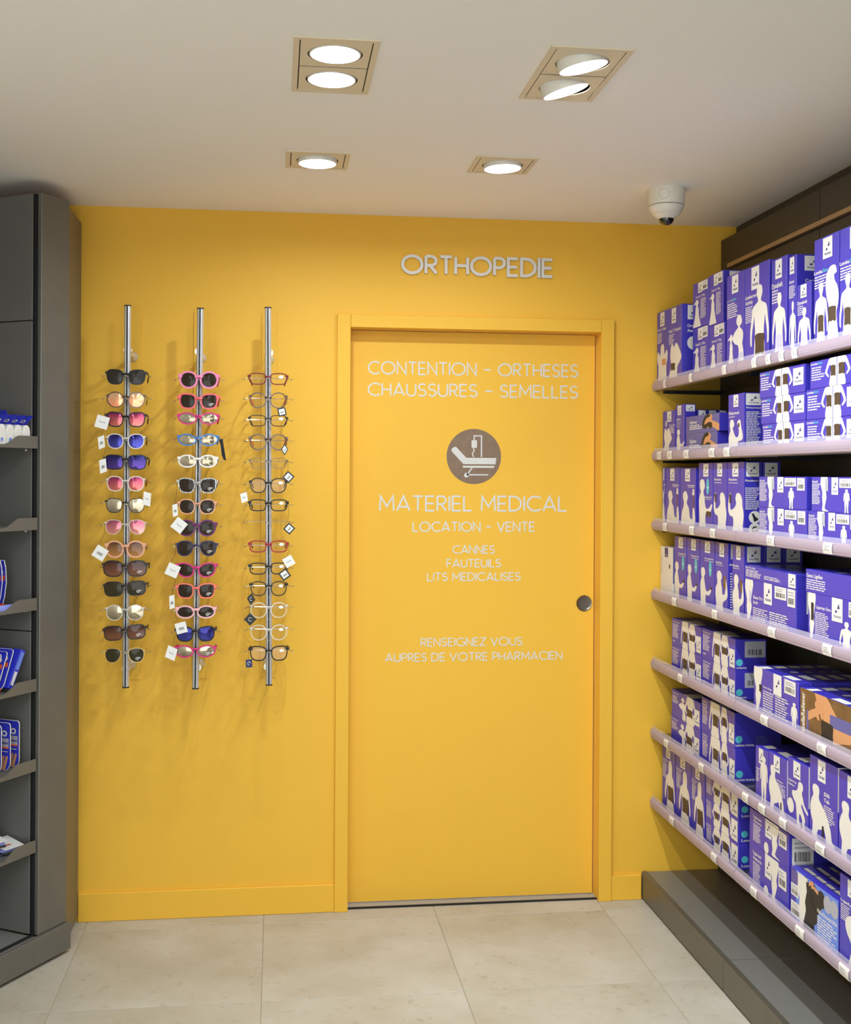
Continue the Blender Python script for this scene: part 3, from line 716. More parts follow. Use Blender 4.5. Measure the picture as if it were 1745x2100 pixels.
def d_brush(f, s, t): f.label(.33, .78, .64, .985); f.text('Novelastic', .50, .70, .95, .03); f.rect('text_print', .5, .68, .92, .686, 'print_white', .0004); f.fig('brush', .06, .0, .98, .62); f.rect('brace_print', .83, .36, .89, .56, 'print_brown', .0006); f.poly('figure_print', [(.78, .56), (.92, .56), (.90, .66), (.82, .66)], 'print_white', .0005); s.para(.2, .06, .5, .8, 12); s.rect('text_print', .2, .86, .9, .99, 'label_white', .0004)
def d_reach(f, s, t): f.label(.34, .80, .70, .985); f.fig('reach', .04, .0, .98, .76); f.drop(.66, .66, .020); f.text('Manurhizo Pro', .42, .49, .98, .03); f.rect('text_print', .42, .47, .9, .476, 'print_white', .0004); f.fig('belt', .56, .22, .88, .30, 'print_brace', 'brace_print', .0006)
def d_salute(f, s, t):
    f.label(.30, .80, .66, .985); f.text('Manuimmo', .08, .745, .58, .035); f.rect('text_print', .08, .71, .62, .717, 'print_white', .0004); f.fig('salute', .05, .0, 1., .58); f.rect('brace_print', .12, .44, .24, .56, BR, .0006)
    s.label(.10, .80, .82, .985); s.text('Manuimmo', .05, .735, .78, .028); s.para(.06, .36, .86, .66, 12); s.circle('figure_print', .60, .26, .019, 'print_white'); s.circle('figure_print', .60, .10, .019, 'print_white')
    s.fig('bend_leg', .42, .20, .78, .31, 'print_black', 'brace_print', .0006); s.fig('glove', .40, .06, .80, .14, 'print_black', 'brace_print', .0006)
def d_pro(f, s, t): f.label(.34, .82, .70, .985); f.text('Novastab Pro', .32, .725, .96, .026); f.rect('text_print', .32, .70, .94, .706, 'print_white', .0004); f.drop(.72, .60, .019); f.fig('reach', .02, .0, .80, .60); f.rect('brace_print', .70, .30, .84, .34, BR, .0006)
def d_lift(f, s, t): f.label(.34, .80, .70, .985); f.text('ManuRhizo', .06, .70, .56, .03); f.rect('text_print', .06, .675, .62, .681, 'print_white', .0004); f.fig('lift', .04, .0, .98, .60); f.fig('belt', .66, .36, .84, .54, 'print_brown', 'brace_print', .0006); s.label(.14, .78, .84, .985); s.text('ManuRhizo', .08, .69, .82, .03); s.para(.12, .1, .8, .6, 14)
def d_genu(f, s, t): f.text('Genusoft', .01, .84, .13, .07); f.para(.01, .2, .19, .82, 14); f.fig('leg', .19, .01, .36, 1.); f.fig('belt', .28, .58, .345, .96, 'print_grey', 'brace_print', .0006); f.label(.41, .50, .54, .99); f.barcode(.56, .70, .80, .96); f.barcode(.82, .58, .97, .96); f.fig('stand', .64, .0, .76, .66)
def d_genu_pro(f, s, t): f.fig('leg', -.0, .0, .20, 1.); f.fig('belt', .085, .48, .135, .76, BG, 'brace_print', .0006); f.text('Genu Pro', .17, .60, .37, .075); f.text('Activ', .17, .49, .27, .075); f.label(.39, .55, .55, 1.); f.barcode(.60, .72, .82, .98); f.barcode(.84, .62, .98, .98); f.para(.17, .08, .48, .42, 8); f.para(.50, .10, .86, .42, 7); s.barcode(.2, .5, .9, .95)
def d_genu_flat(f, s, t): f.text('Genu Pro Activ', .01, .80, .22, .14); f.para(.02, .18, .34, .74, 6); f.para(.40, .20, .74, .5, 3); f.label(.86, .04, .99, .98); s.para(.2, .3, .8, .8, 3)
def d_ligaflex(f, s, t): f.text('Genu Ligaflex', .02, .66, .36, .17); f.para(.02, .12, .42, .60, 5); t.rect('text_print', .5, .1, .58, .9, 'print_grey', .0004)
def d_ligastrap(f, s, t): f.fig('leg', -.0, .0, .20, 1.); f.fig('belt', .07, .45, .13, .82, 'print_black', 'brace_print', .0006); f.text('Ligastrap Genu', .18, .72, .50, .06); f.para(.16, .2, .46, .66, 13); f.label(.52, .56, .74, 1.); f.fig('man', .68, .0, .96, .60); f.barcode(.86, .7, .99, .98)
def d_low(f, s, t):
    f.text('Lombacross', .02, .86, .27, .055); f.para(.03, .28, .25, .82, 10); f.rect('text_print', .04, .14, .12, .17, 'print_white', .0003); f.fig('torso_man', .32, .0, .62, 1.); f.fig('torso_woman', .56, .0, .84, 1.); belt(f, .40, .24, .54, .64); belt(f, .62, .38, .78, .62); f.label(.84, .08, .99, .66)
    s.circle('figure_print', .13, .26, .011, 'print_teal'); s.text('Lombacross', .04, .07, .36, .06); s.barcode(.30, .42, .96, .93, 'print_grey')
    t.rect('figure_print', .34, .0, .60, .55, 'print_white', .0003); t.rect('figure_print', .62, .0, .80, .40, 'print_white', .0003)
def d_low2(f, s, t):
    f.text('Lombastart', .02, .86, .24, .055); f.para(.03, .5, .25, .80, 6); f.fig('hip', .26, .02, .50, .86); f.fig('torso_woman', .46, .0, .86, 1.); belt(f, .54, .26, .74, .56); f.label(.80, .12, .97, .70); t.rect('figure_print', .42, .0, .68, .6, 'print_white', .0003)
def d_activity(f, s, t):
    f.text('Lombax', .02, .86, .18, .06); f.text('Activity', .02, .77, .18, .06); f.para(.03, .22, .20, .74, 12); f.fig('torso_man', .24, .0, .62, 1.); f.fig('torso_woman', .58, .0, .82, 1.); belt(f, .36, .30, .52, .66); belt(f, .65, .46, .76, .72); f.label(.84, .12, .99, .66)
    s.circle('figure_print', .09, .26, .0115, 'print_teal'); s.text('Lombax Activity', .02, .07, .42, .065); s.para(.46, .12, .72, .36, 5, 'print_slate'); s.text('THUASNE', .80, .14, .97, .045, 'print_slate')
    for i in range(5): t.rect('figure_print', .26 + .11 * i, .0, .33 + .11 * i, .22, 'print_white', .0003)
def d_back(f, s, t): f.label(.30, .82, .62, .985); f.text('Lombastab', .02, .76, .42, .026); f.text('Dynamic', .02, .725, .34, .026); f.para(.04, .48, .36, .71, 12); f.fig('back_woman', .22, .0, 1., .80); belt(f, .46, .16, .86, .40)
def d_small(f, s, t): f.text('Lombax', .02, .84, .18, .07); f.text('Original', .02, .73, .18, .07); f.para(.03, .2, .20, .68, 9); f.fig('torso_woman', .22, .0, .50, 1.); f.fig('torso_man', .44, .0, .80, 1.); belt(f, .30, .34, .42, .66); belt(f, .54, .34, .71, .70); f.label(.80, .08, .985, .92); s.circle('figure_print', .2, .42, .0105, 'print_teal'); s.text('Lombax', .1, .12, .62, .10)
def d_sport1(f, s, t): f.label(.26, .72, .62, .985); f.text('Ligaflex', .04, .60, .42, .03); f.para(.04, .38, .3, .58, 7); f.fig('stand', .36, .02, .98, .88); t.rect('text_print', .2, .1, .6, .3, 'label_white', .0004)
def d_sport2(f, s, t): f.label(.28, .72, .62, .985); f.text('Malleo', .46, .58, .80, .03); f.para(.46, .36, .92, .56, 8); f.fig('squat', .02, .03, .96, .80); f.rect('brace_print', .66, .12, .73, .26, 'print_black', .0006); t.rect('text_print', .2, .1, .8, .3, 'label_white', .0004); s.rect('text_print', .0, .3, .3, 1., 'label_white', .0004)
def d_sport3(f, s, t): f.label(.28, .74, .62, .985); f.text('Ligastrap', .04, .66, .44, .03); f.text('Malleo', .04, .60, .34, .03); f.para(.06, .4, .34, .57, 7, 'print_slate'); f.fig('play', .22, .02, 1.04 - .04, .72); f.circle('figure_print', .16, .30, .020, 'print_white'); f.rect('brace_print', .66, .05, .74, .13, 'print_black', .0006); t.rect('text_print', .2, .1, .6, .4, 'label_white', .0004); s.rect('text_print', .0, .4, .3, 1., 'label_white', .0004)
def d_sport4(f, s, t): f.label(.30, .74, .58, .985); f.text('Sili', .52, .60, .72, .045); f.text('Tab', .52, .53, .72, .045); f.para(.52, .30, .92, .50, 8); f.fig('squat', .03, .04, .90, .68); f.rect('brace_print', .46, .06, .53, .24, 'print_black', .0006); s.rect('text_print', .0, .5, .3, 1., 'label_white', .0004)
def d_malleo(f, s, t):
    f.fig('leg', .0, .02, .24, 1.); f.fig('belt', .13, .50, .19, .66, 'print_black', 'brace_print', .0006); f.text('Genu Strap', .22, .62, .42, .045); f.para(.22, .08, .46, .58, 10); f.para(.50, .14, .80, .58, 9); f.label(.46, .58, .64, 1.); f.barcode(.70, .70, .94, .98); f.fig('stand', .84, .0, .98, .58)
    t.rect('figure_print', .08, .0, .22, .8, 'print_white', .0003); t.rect('text_print', .62, .1, .86, .7, 'label_white', .0003)
def d_patella(f, s, t):
    f.rect('photo_print', .0, .0, 1., 1., 'print_brown', .0002); f.fig('bend_leg', .28, .14, .98, 1., 'print_skin', 'photo_print', .0004); f.fig('belt', .40, .10, .62, .52, 'print_black', 'photo_print', .0006)
    f.fig('fist', .16, .40, .44, .86, 'print_skin', 'photo_print', .0008, True); f.rect('photo_print', .56, .46, .96, .70, 'print_slate', .0005)
    a = Face(f.h, f.w, lambda u, v, d: f.fn(.09 * f.w - v + .0, u, d)); a.parts = f.parts
    a.text('PatellaReliever', .06, .0, .92, .07)
    f.rect('text_print', .13, .04, .17, .60, 'print_slate', .0005)
    t.rect('figure_print', .10, .0, .20, .8, 'print_white', .0003); t.rect('text_print', .55, .1, .80, .7, 'label_white', .0003)
def d_photo(f, s, t):
    f.rect('photo_print', .12, .0, 1., 1., 'print_sky', .0002); f.fig('neck_arm', .22, .0, .66, 1., 'print_black', 'photo_print', .0003); f.fig('leg', .14, .0, .42, .98, 'print_white', 'photo_print', .0005); f.fig('bend_leg', .34, .18, .58, .92, 'print_black', 'photo_print', .0007); f.fig('fist', .40, .84, .60, 1., 'print_skin', 'photo_print', .0008)
    for i in range(3): f.circle('photo_print', .66 + .13 * i, .80, .022, ('print_black', 'print_grey', 'print_grey')[i], .0006)
    f.text('MalleoDynastab BOA', .58, .54, .98, .07); f.para(.58, .08, .97, .50, 9); f.barcode(.01, .50, .18, .72); f.barcode(.01, .14, .22, .40); f.rect('text_print', .02, .74, .16, .96, 'print_violet', .0005); f.text('L', .05, .78, .10, .12)
    for i in range(4): t.para(.1, .1 + .22 * i, .9, .26 + .22 * i, 1)
def d_ligacast(f, s, t): f.text('Ligacast', .10, .78, .32, .08); f.text('Anatomic', .10, .66, .33, .08); f.para(.10, .10, .30, .62, 12); f.label(.42, .48, .58, 1.); f.fig('leg', .54, .06, .80, 1.); f.barcode(.76, .50, .95, .92); f.circle('figure_print', .45, .16, .016, 'print_white'); s.barcode(.06, .12, .50, .88, 'label_white'); s.text('THUASNE', .62, .1, .92, .04, 'print_slate')
def d_elbow(f, s, t): f.label(.28, .80, .7, .985); f.text('Ligaflex', .04, .70, .5, .03); f.para(.04, .5, .4, .68, 8); f.fig('arms_up', .2, .0, 1., .62)
def d_whitebox(f, s, t): f.rect('brand_label', .34, .80, .60, .985, 'print_navy', .0005); f.text('THUASNE', .36, .83, .58, .02, 'label_white', 'brand_label', .0008); f.rect('brace_print', .68, .58, .78, .66, 'print_brown', .0004); f.para(.06, .45, .16, .84, 9, 'print_grey'); s.rect('text_print', .0, .3, 1., 1., 'print_slate', .0003)
def d_rear(f, s, t): s.label(.14, .78, .86, .985); s.text('ManuRhizo', .14, .70, .86, .03); s.para(.14, .1, .8, .62, 14)
def d_row(f, s, t): t.rect('figure_print', .08, .1, .20, .9, 'print_white', .0003); t.rect('text_print', .62, .1, .86, .7, 'label_white', .0003); t.circle('figure_print', .44, .5, .012, 'print_grey')
def d_hang(f, s, t): f.circle('text_print', .5, .93, .008, 'print_brown')

CY = {1: 430, 2: 720, 3: 930, 4: 1080, 5: 1250, 6: 1420, 7: 1600}
ZK = 425 / 1745
def pz(c, zx, zy): return 1320 + zx * ZK, CY[c] + zy * ZK
PLACED = []
def carton(k, y_far, y_near, x, depth, z0, h, design, label, base='print_blue', group='blue boxed supports on the wall shelving', name='carton'):
    w = y_far - y_near - 0.0012
    ox, oy = x + depth / 2, (y_far + y_near) / 2
    q = MB(); q.bbox(-depth / 2, depth / 2, -w / 2, w / 2, 0, h, base, 0.0009)
    root = q.build(name); root.location = (ox, oy, z0); tag(root, label, 'box', group)
    f = Face(w, h, lambda u, v, d: (-depth / 2 - d, w / 2 - u, v))
    s = Face(depth, h, lambda u, v, d: (-depth / 2 + u, -w / 2 - d, v))
    t = Face(w, depth, lambda u, v, d: (-depth / 2 + v, w / 2 - u, h + d))
    if design:
        design(f, s, t)
        for face, pre in ((f, ''), (s, 'side_'), (t, 'top_')):
            for part, mb in face.parts.items():
                mb.build(pre + part.split('#')[0], root, fix=False)
    # tuck flap closing the end that faces along the shelf
    q = MB(); q.box(-depth / 2 + .002, depth / 2 - .002, -w / 2 - .00025, -w / 2 + .0005, h - min(.018, h * .2), h - .0009, base); q.build('tuck_flap', root)
    PLACED.append((root.name, x, x + depth, y_near, y_far, z0, z0 + h))
    return root
ORD = ['first', 'second', 'third', 'fourth', 'fifth', 'sixth', 'seventh', 'eighth', 'ninth', 'tenth', 'eleventh', 'twelfth']
def front(k, c, zl, zr, ztop, X, depth, design, desc, n, extra='', base='print_blue', hmax=0.2231, width=None, z0=None, ymax=-0.006):
    px, py = pz(c, zl, ztop); yf, zt = on_x(px, py, X)
    yf = min(yf, ymax)
    yn = on_x(pz(c, zr, ztop)[0], py, X)[0] if width is None else yf - width
    z = SHELF_Z[k] - 0.0028 if z0 is None else z0
    h = zt - z if k == 0 else min(zt - z, hmax + SHELF_Z[k] - z)
    lab = '%s, %s from yellow wall, %s shelf%s' % (desc, ORD[n], SNAME[k], extra)
    carton(k, yf, yn, X, depth, z, h, design, lab, base)
    return yf, yn, z + h
def stack(k, c, levels, X, depth, design, desc, n, zlr=None, width=None):
    """levels bottom up: (zl, zr, ztop)"""
    z = SHELF_Z[k] - 0.0028; out = None
    tops = [on_x(*pz(c, l[0], l[2]), X)[1] for l in levels]
    lim = SHELF_Z[k] + (0.2231 if k else 9); sc = min(1.0, (lim - z) / (tops[-1] - z))
    z_base = z
    names = {2: ['lower', 'upper'], 3: ['bottom', 'middle', 'top']}[len(levels)]
    for i, (zl, zr, zt) in enumerate(levels):
        px, py = pz(c, zl, zt); yf = on_x(px, py, X)[0]; zz = z_base + (tops[i] - z_base) * sc; yn = on_x(pz(c, zr, zt)[0], py, X)[0] if width is None else yf - width
        lab = '%s, %s in %s stack, %s shelf' % (desc, names[i], ORD[n], SNAME[k])
        carton(k, yf, yn, X, depth, z + .0003, zz - z - .0006, design, lab); z = zz
        out = (yf, yn, zz)
    return out
# top shelf
front(0, 1, 105, 207, 878, 1.168, .12, d_classic, 'blue box of a figure holding its neck', 0)
front(0, 1, 209, 322, 838, 1.168, .12, d_anatomic, 'blue box of a head with one arm raised', 1)
stack(0, 1, [(413, 548, 1010), (415, 547, 632)], 1.196, .10, d_plus, 'small blue box of a ponytailed woman', 0)
stack(0, 1, [(551, 686, 985), (551, 672, 560)], 1.196, .10, d_plus, 'small blue box of a ponytailed woman', 1)
front(0, 1, 700, 850, 570, 1.178, .12, d_lomba_tall, 'tall blue box of two women', 4)
front(0, 1, 853, 1058, 505, 1.178, .10, d_lombacross, 'tall blue box of a man in brown belt', 5)
front(0, 1, 1078, 1208, 432, 1.178, .10, d_dynabelt, 'tall blue box of a man in pale belt', 6)
front(0, 1, 1222, 1288, 400, 1.181, .15, d_cement, 'narrow tall blue box with a labelled side', 7)
front(0, 1, 1292, 1412, 640, 1.182, .08, d_dynabelt, 'short blue box of a man in pale belt', 8)
a = front(0, 1, 1437, 1646, 265, 1.168, .14, d_lomba_big, 'largest blue box of man and woman in belts', 9)
front(0, 1, 1652, 1900, 172, 1.168, .14, d_lomba_big, 'largest blue box of man and woman in belts', 10)
# second shelf
front(1, 2, 162, 266, 512, 1.186, .06, d_tennis, 'blue box of a tennis player', 0)
yb = front(1, 2, 272, 346, 458, 1.188, .04, d_wrist, 'narrow blue box of a raised arm', 1)
for i in range(4):
    carton(1, yb[0] - .001, yb[1], 1.232 + .038 * i, .036, SHELF_Z[1] - .0028, yb[2] - SHELF_Z[1] - .016, d_rear, 'dark blue box %s in the row behind narrow arm box on second shelf' % ORD[i], 'print_blue_dim')
stack(1, 2, [(357, 622, 700), (357, 638, 556)], 1.186, .075, d_digimmo, 'slate blue photo box of a gloved fist', 0)
yb = front(1, 2, 713, 848, 372, 1.18, .06, d_drink, 'blue box of a person drinking', 4)
carton(1, yb[0], yb[1], 1.243, .06, SHELF_Z[1] - .0028, yb[2] - SHELF_Z[1] + .0028, d_drink, 'blue box hidden behind the drinking figure box on second shelf')
yb = stack(1, 2, [(1000, 1362, 606), (988, 1362, 378), (977, 1358, 150)], 1.168, .12, d_lomba_wide, 'wide blue box of two belted torsos', 1)
W = yb[0] - yb[1]
stack(1, 2, [(1368, 0, 578), (1370, 0, 322), (1402, 0, 82)], 1.168, .12, d_lomba_wide, 'wide blue box of two belted torsos', 2, width=W)
# third shelf
yb = min(-.006, on_x(*pz(3, 160, 300), 1.245)[0])
yn = on_x(*pz(3, 452, 300), 1.245)[0]
carton(2, yb, yn, 1.245, .05, SHELF_Z[2] - .0028, .20, d_hang, 'dark blue carton with hanging hole behind the painter boxes on third shelf', 'print_blue_dim')
front(2, 3, 157, 184, 118, 1.184, .05, d_brush, 'narrow blue box end at the wall', 0)
front(2, 3, 187, 303, 120, 1.184, .05, d_brush, 'blue box of a painter with brush', 1)
front(2, 3, 307, 440, 122, 1.184, .05, d_brush, 'blue box of a painter with brush', 2)
front(2, 3, 463, 583, 32, 1.182, .056, d_reach, 'blue box with teal drop and reaching figure', 3)
front(2, 3, 586, 703, 30, 1.182, .056, d_salute, 'blue box of a person shading the eyes', 4)
yb = front(2, 3, 706, 848, 28, 1.182, .056, d_salute, 'blue box of a person shading the eyes', 5)
carton(2, yb[0], yb[1], 1.2405, .056, SHELF_Z[2] - .0028, yb[2] - SHELF_Z[2] + .0028, d_salute, 'blue box standing behind the sixth box on third shelf')
stack(2, 3, [(972, 1377, 450), (972, 1372, 195)], 1.168, .12, d_genu, 'flat wide blue box of a leg and barcodes', 0)
stack(2, 3, [(1384, 1830, 482), (1414, 1850, 198)], 1.168, .12, d_genu, 'flat wide blue box of a leg and barcodes', 1)
# fourth shelf
front(3, 3, 142, 248, 778, 1.186, .08, d_whitebox, 'white box with a navy label', 0, base='label_white')
front(3, 3, 260, 363, 640, 1.184, .06, d_pro, 'blue box with teal drop and woman', 1)
front(3, 3, 366, 473, 655, 1.184, .06, d_pro, 'blue box with teal drop and woman', 2)
front(3, 3, 476, 598, 672, 1.184, .06, d_pro, 'blue box with teal drop and woman', 3)
front(3, 3, 602, 712, 690, 1.184, .06, d_lift, 'blue box of a person lifting a hand', 4)
yb = front(3, 3, 747, 848, 725, 1.184, .06, d_lift, 'blue box of a person lifting a hand', 5)
for i in range(2):
    carton(3, yb[0], yb[1], 1.246 + .062 * i, .06, SHELF_Z[3] - .0028, yb[2] - SHELF_Z[3] + .0028, d_rear, 'blue box %s in line behind the sixth box on fourth shelf' % ORD[i], 'print_blue')
z = front(3, 3, 854, 1288, 1052, 1.168, .14, d_genu_pro, 'large blue box of a knee brace', 6)
front(3, 3, 852, 1286, 938, 1.168, .15, d_genu_flat, 'flat blue box lying on knee brace box', 6, z0=z[2] + .0004)
z = front(3, 3, 1384, 1790, 1166, 1.168, .14, d_ligastrap, 'large blue box of a strapped leg', 7)
front(3, 3, 1364, 1790, 970, 1.168, .15, d_ligaflex, 'flat blue box lying on strapped leg box', 7, z0=z[2] + .0004)
# fifth shelf
stack(4, 5, [(236, 488, 287), (238, 488, 66)], 1.19, .10, d_low, 'low blue box of man and woman in belts', 0)
stack(4, 5, [(492, 773, 400), (492, 773, 152)], 1.19, .10, d_low, 'low blue box of man and woman in belts', 1)
z = front(4, 5, 928, 1308, 470, 1.17, .04, d_malleo, 'blue box of a leg with barcode', 2)
z2 = front(4, 5, 1318, 1790, 652, 1.17, .04, d_patella, 'brown photo box of a hand on a knee', 3)
for i in range(4):
    carton(4, z[0], z[1], 1.212 + .042 * i, .041, SHELF_Z[4] - .0028, z[2] - SHELF_Z[4] + .0028, d_row, 'blue box %s in line behind the leg box on fifth shelf' % ORD[i])
    carton(4, z2[0], z2[1], 1.212 + .042 * i, .041, SHELF_Z[4] - .0028, z2[2] - SHELF_Z[4] + .0028, d_row, 'blue box %s in line behind the brown photo box on fifth shelf' % ORD[i])
# sixth shelf
stack(5, 6, [(232, 478, 180), (237, 480, -35)], 1.19, .10, d_low2, 'low blue box of two women in belts', 0)
stack(5, 6, [(488, 772, 312), (488, 768, 30)], 1.188, .15, d_activity, 'low blue box of torsos with long blank side', 1)
front(5, 6, 943, 1050, 442, 1.17, .14, d_sport1, 'blue box of a standing figure', 2)
front(5, 6, 1053, 1208, 490, 1.17, .14, d_sport2, 'blue box of a crouching figure with ankle brace', 3)
front(5, 6, 1213, 1390, 535, 1.17, .14, d_sport3, 'blue box of a ball player', 4)
front(5, 6, 1399, 1636, 515, 1.17, .13, d_sport4, 'tall blue box of a squatting athlete', 5)
front(5, 6, 1643, 1900, 648, 1.17, .13, d_sport4, 'tall blue box of a squatting athlete', 6)
# lowest shelf
front(6, 7, 158, 268, -320, 1.186, .11, d_back, 'tall blue box of a long haired woman', 0)
front(6, 7, 272, 399, -250, 1.186, .11, d_back, 'tall blue box of a long haired woman', 1)
front(6, 7, 402, 517, -170, 1.186, .11, d_back, 'tall blue box of a long haired woman', 2)
stack(6, 7, [(522, 800, 314), (522, 798, 106), (522, 800, -100)], 1.184, .10, d_small, 'small flat blue box of two belted torsos', 0)
stack(6, 7, [(890, 1224, 497), (892, 1226, 205)], 1.17, .14, d_ligacast, 'blue box of a lower leg with barcoded side', 1)
front(6, 7, 1239, 1643, 717, 1.168, .16, d_photo, 'sky blue photo box of sports shoes', 5)
front(6, 7, 1652, 1900, 772, 1.168, .14, d_elbow, 'blue box of a figure with raised arm', 6)

# ------------------------------------------------------------------ eyewear rails and eyewear
for n_, c_ in dict(black=(26, 25, 26), black_brown=(44, 32, 26), pink=(232, 130, 170), coral=(238, 96, 108), magenta=(208, 40, 120), blue=(60, 120, 196), white=(232, 228, 222), purple=(110, 34, 96),
                   navy=(44, 44, 92), rose=(238, 180, 184), salmon=(246, 118, 100), peach=(222, 160, 122), darkred=(112, 22, 30), red=(158, 30, 36)).items():
    mat('frame_' + n_, c_, 0.34, spec=0.3)
m_ = mat('frame_tortoise', (70, 42, 24), 0.25, coat=0.4, vary=(140, 0.85))
m_ = mat('frame_zebra', (230, 228, 222), 0.3)
nt = m_.node_tree; w_ = nt.nodes.new('ShaderNodeTexWave'); w_.inputs['Scale'].default_value = 60; w_.inputs['Distortion'].default_value = 6
r_ = nt.nodes.new('ShaderNodeValToRGB'); r_.color_ramp.interpolation = 'CONSTANT'; r_.color_ramp.elements[0].color = (.02, .02, .02, 1); r_.color_ramp.elements[1].position = .42; r_.color_ramp.elements[1].color = (.8, .78, .75, 1)
g_ = nt.nodes.new('ShaderNodeTexCoord'); nt.links.new(g_.outputs['Object'], w_.inputs['Vector']); nt.links.new(w_.outputs['Fac'], r_.inputs['Fac']); nt.links.new(r_.outputs['Color'], nt.nodes['Principled BSDF'].inputs['Base Color'])
mat('frame_gold', (206, 176, 122), 0.22, 1.0)
mat('frame_gunmetal', (96, 92, 90), 0.3, 1.0)
see_through('frame_clear', (236, 232, 222), 0.45, 0.08)
see_through('frame_apricot', (240, 176, 140), 0.35, 0.08)
for n_, c_ in dict(dark=(44, 32, 18), grey=(46, 42, 36), olive=(52, 46, 24)).items():
    mat('lens_' + n_, c_, 0.12, spec=0.2)
graded('lens_brown', (66, 30, 18), (120, 74, 48), -.02, .02)
graded('lens_tan', (92, 54, 26), (168, 116, 62), -.02, .02)
graded('mirror_blue', (34, 32, 96), (62, 64, 146), -.018, .018, 0.1, 0.6)
graded('mirror_violet', (34, 30, 88), (76, 52, 124), -.018, .018, 0.1, 0.6)
graded('mirror_pink', (138, 44, 84), (190, 100, 88), -.018, .018, 0.1, 0.6)
graded('mirror_rose', (150, 74, 96), (204, 130, 120), -.018, .018, 0.1, 0.6)
graded('mirror_peach', (214, 170, 128), (240, 150, 110), -.018, .018, 0.1, 0.5)
graded('mirror_silver', (176, 164, 140), (128, 116, 94), -.018, .018, 0.08, 0.75)
see_through('lens_clear', (120, 116, 108), 0.93, 0.04)
see_through('lens_blush', (232, 190, 164), 0.78, 0.06)
mat('tag_white', (236, 234, 228), 0.6)
mat('tag_black', (30, 30, 30), 0.5)
mat('tag_navy', (36, 44, 92), 0.5)
mat('tag_string', (48, 40, 34), 0.8)
mat('strap_black', (20, 20, 30), 0.7)

def lens_outline(sh, n=32):
    a, b_, ex, tp, lift, drp = sh
    P = []
    for i in range(n):
        t = 2 * PI * i / n; c, s_ = math.cos(t), math.sin(t)
        x = a * math.copysign(abs(c) ** (2 / ex), c); z = b_ * math.copysign(abs(s_) ** (2 / ex), s_)
        low = (b_ - z) / (2 * b_)
        x *= 1 - tp * low
        x += drp * low * a * .35
        z += lift * (x / a) * b_ * (1 - .5 * low)
        P.append((x, z))
    return P
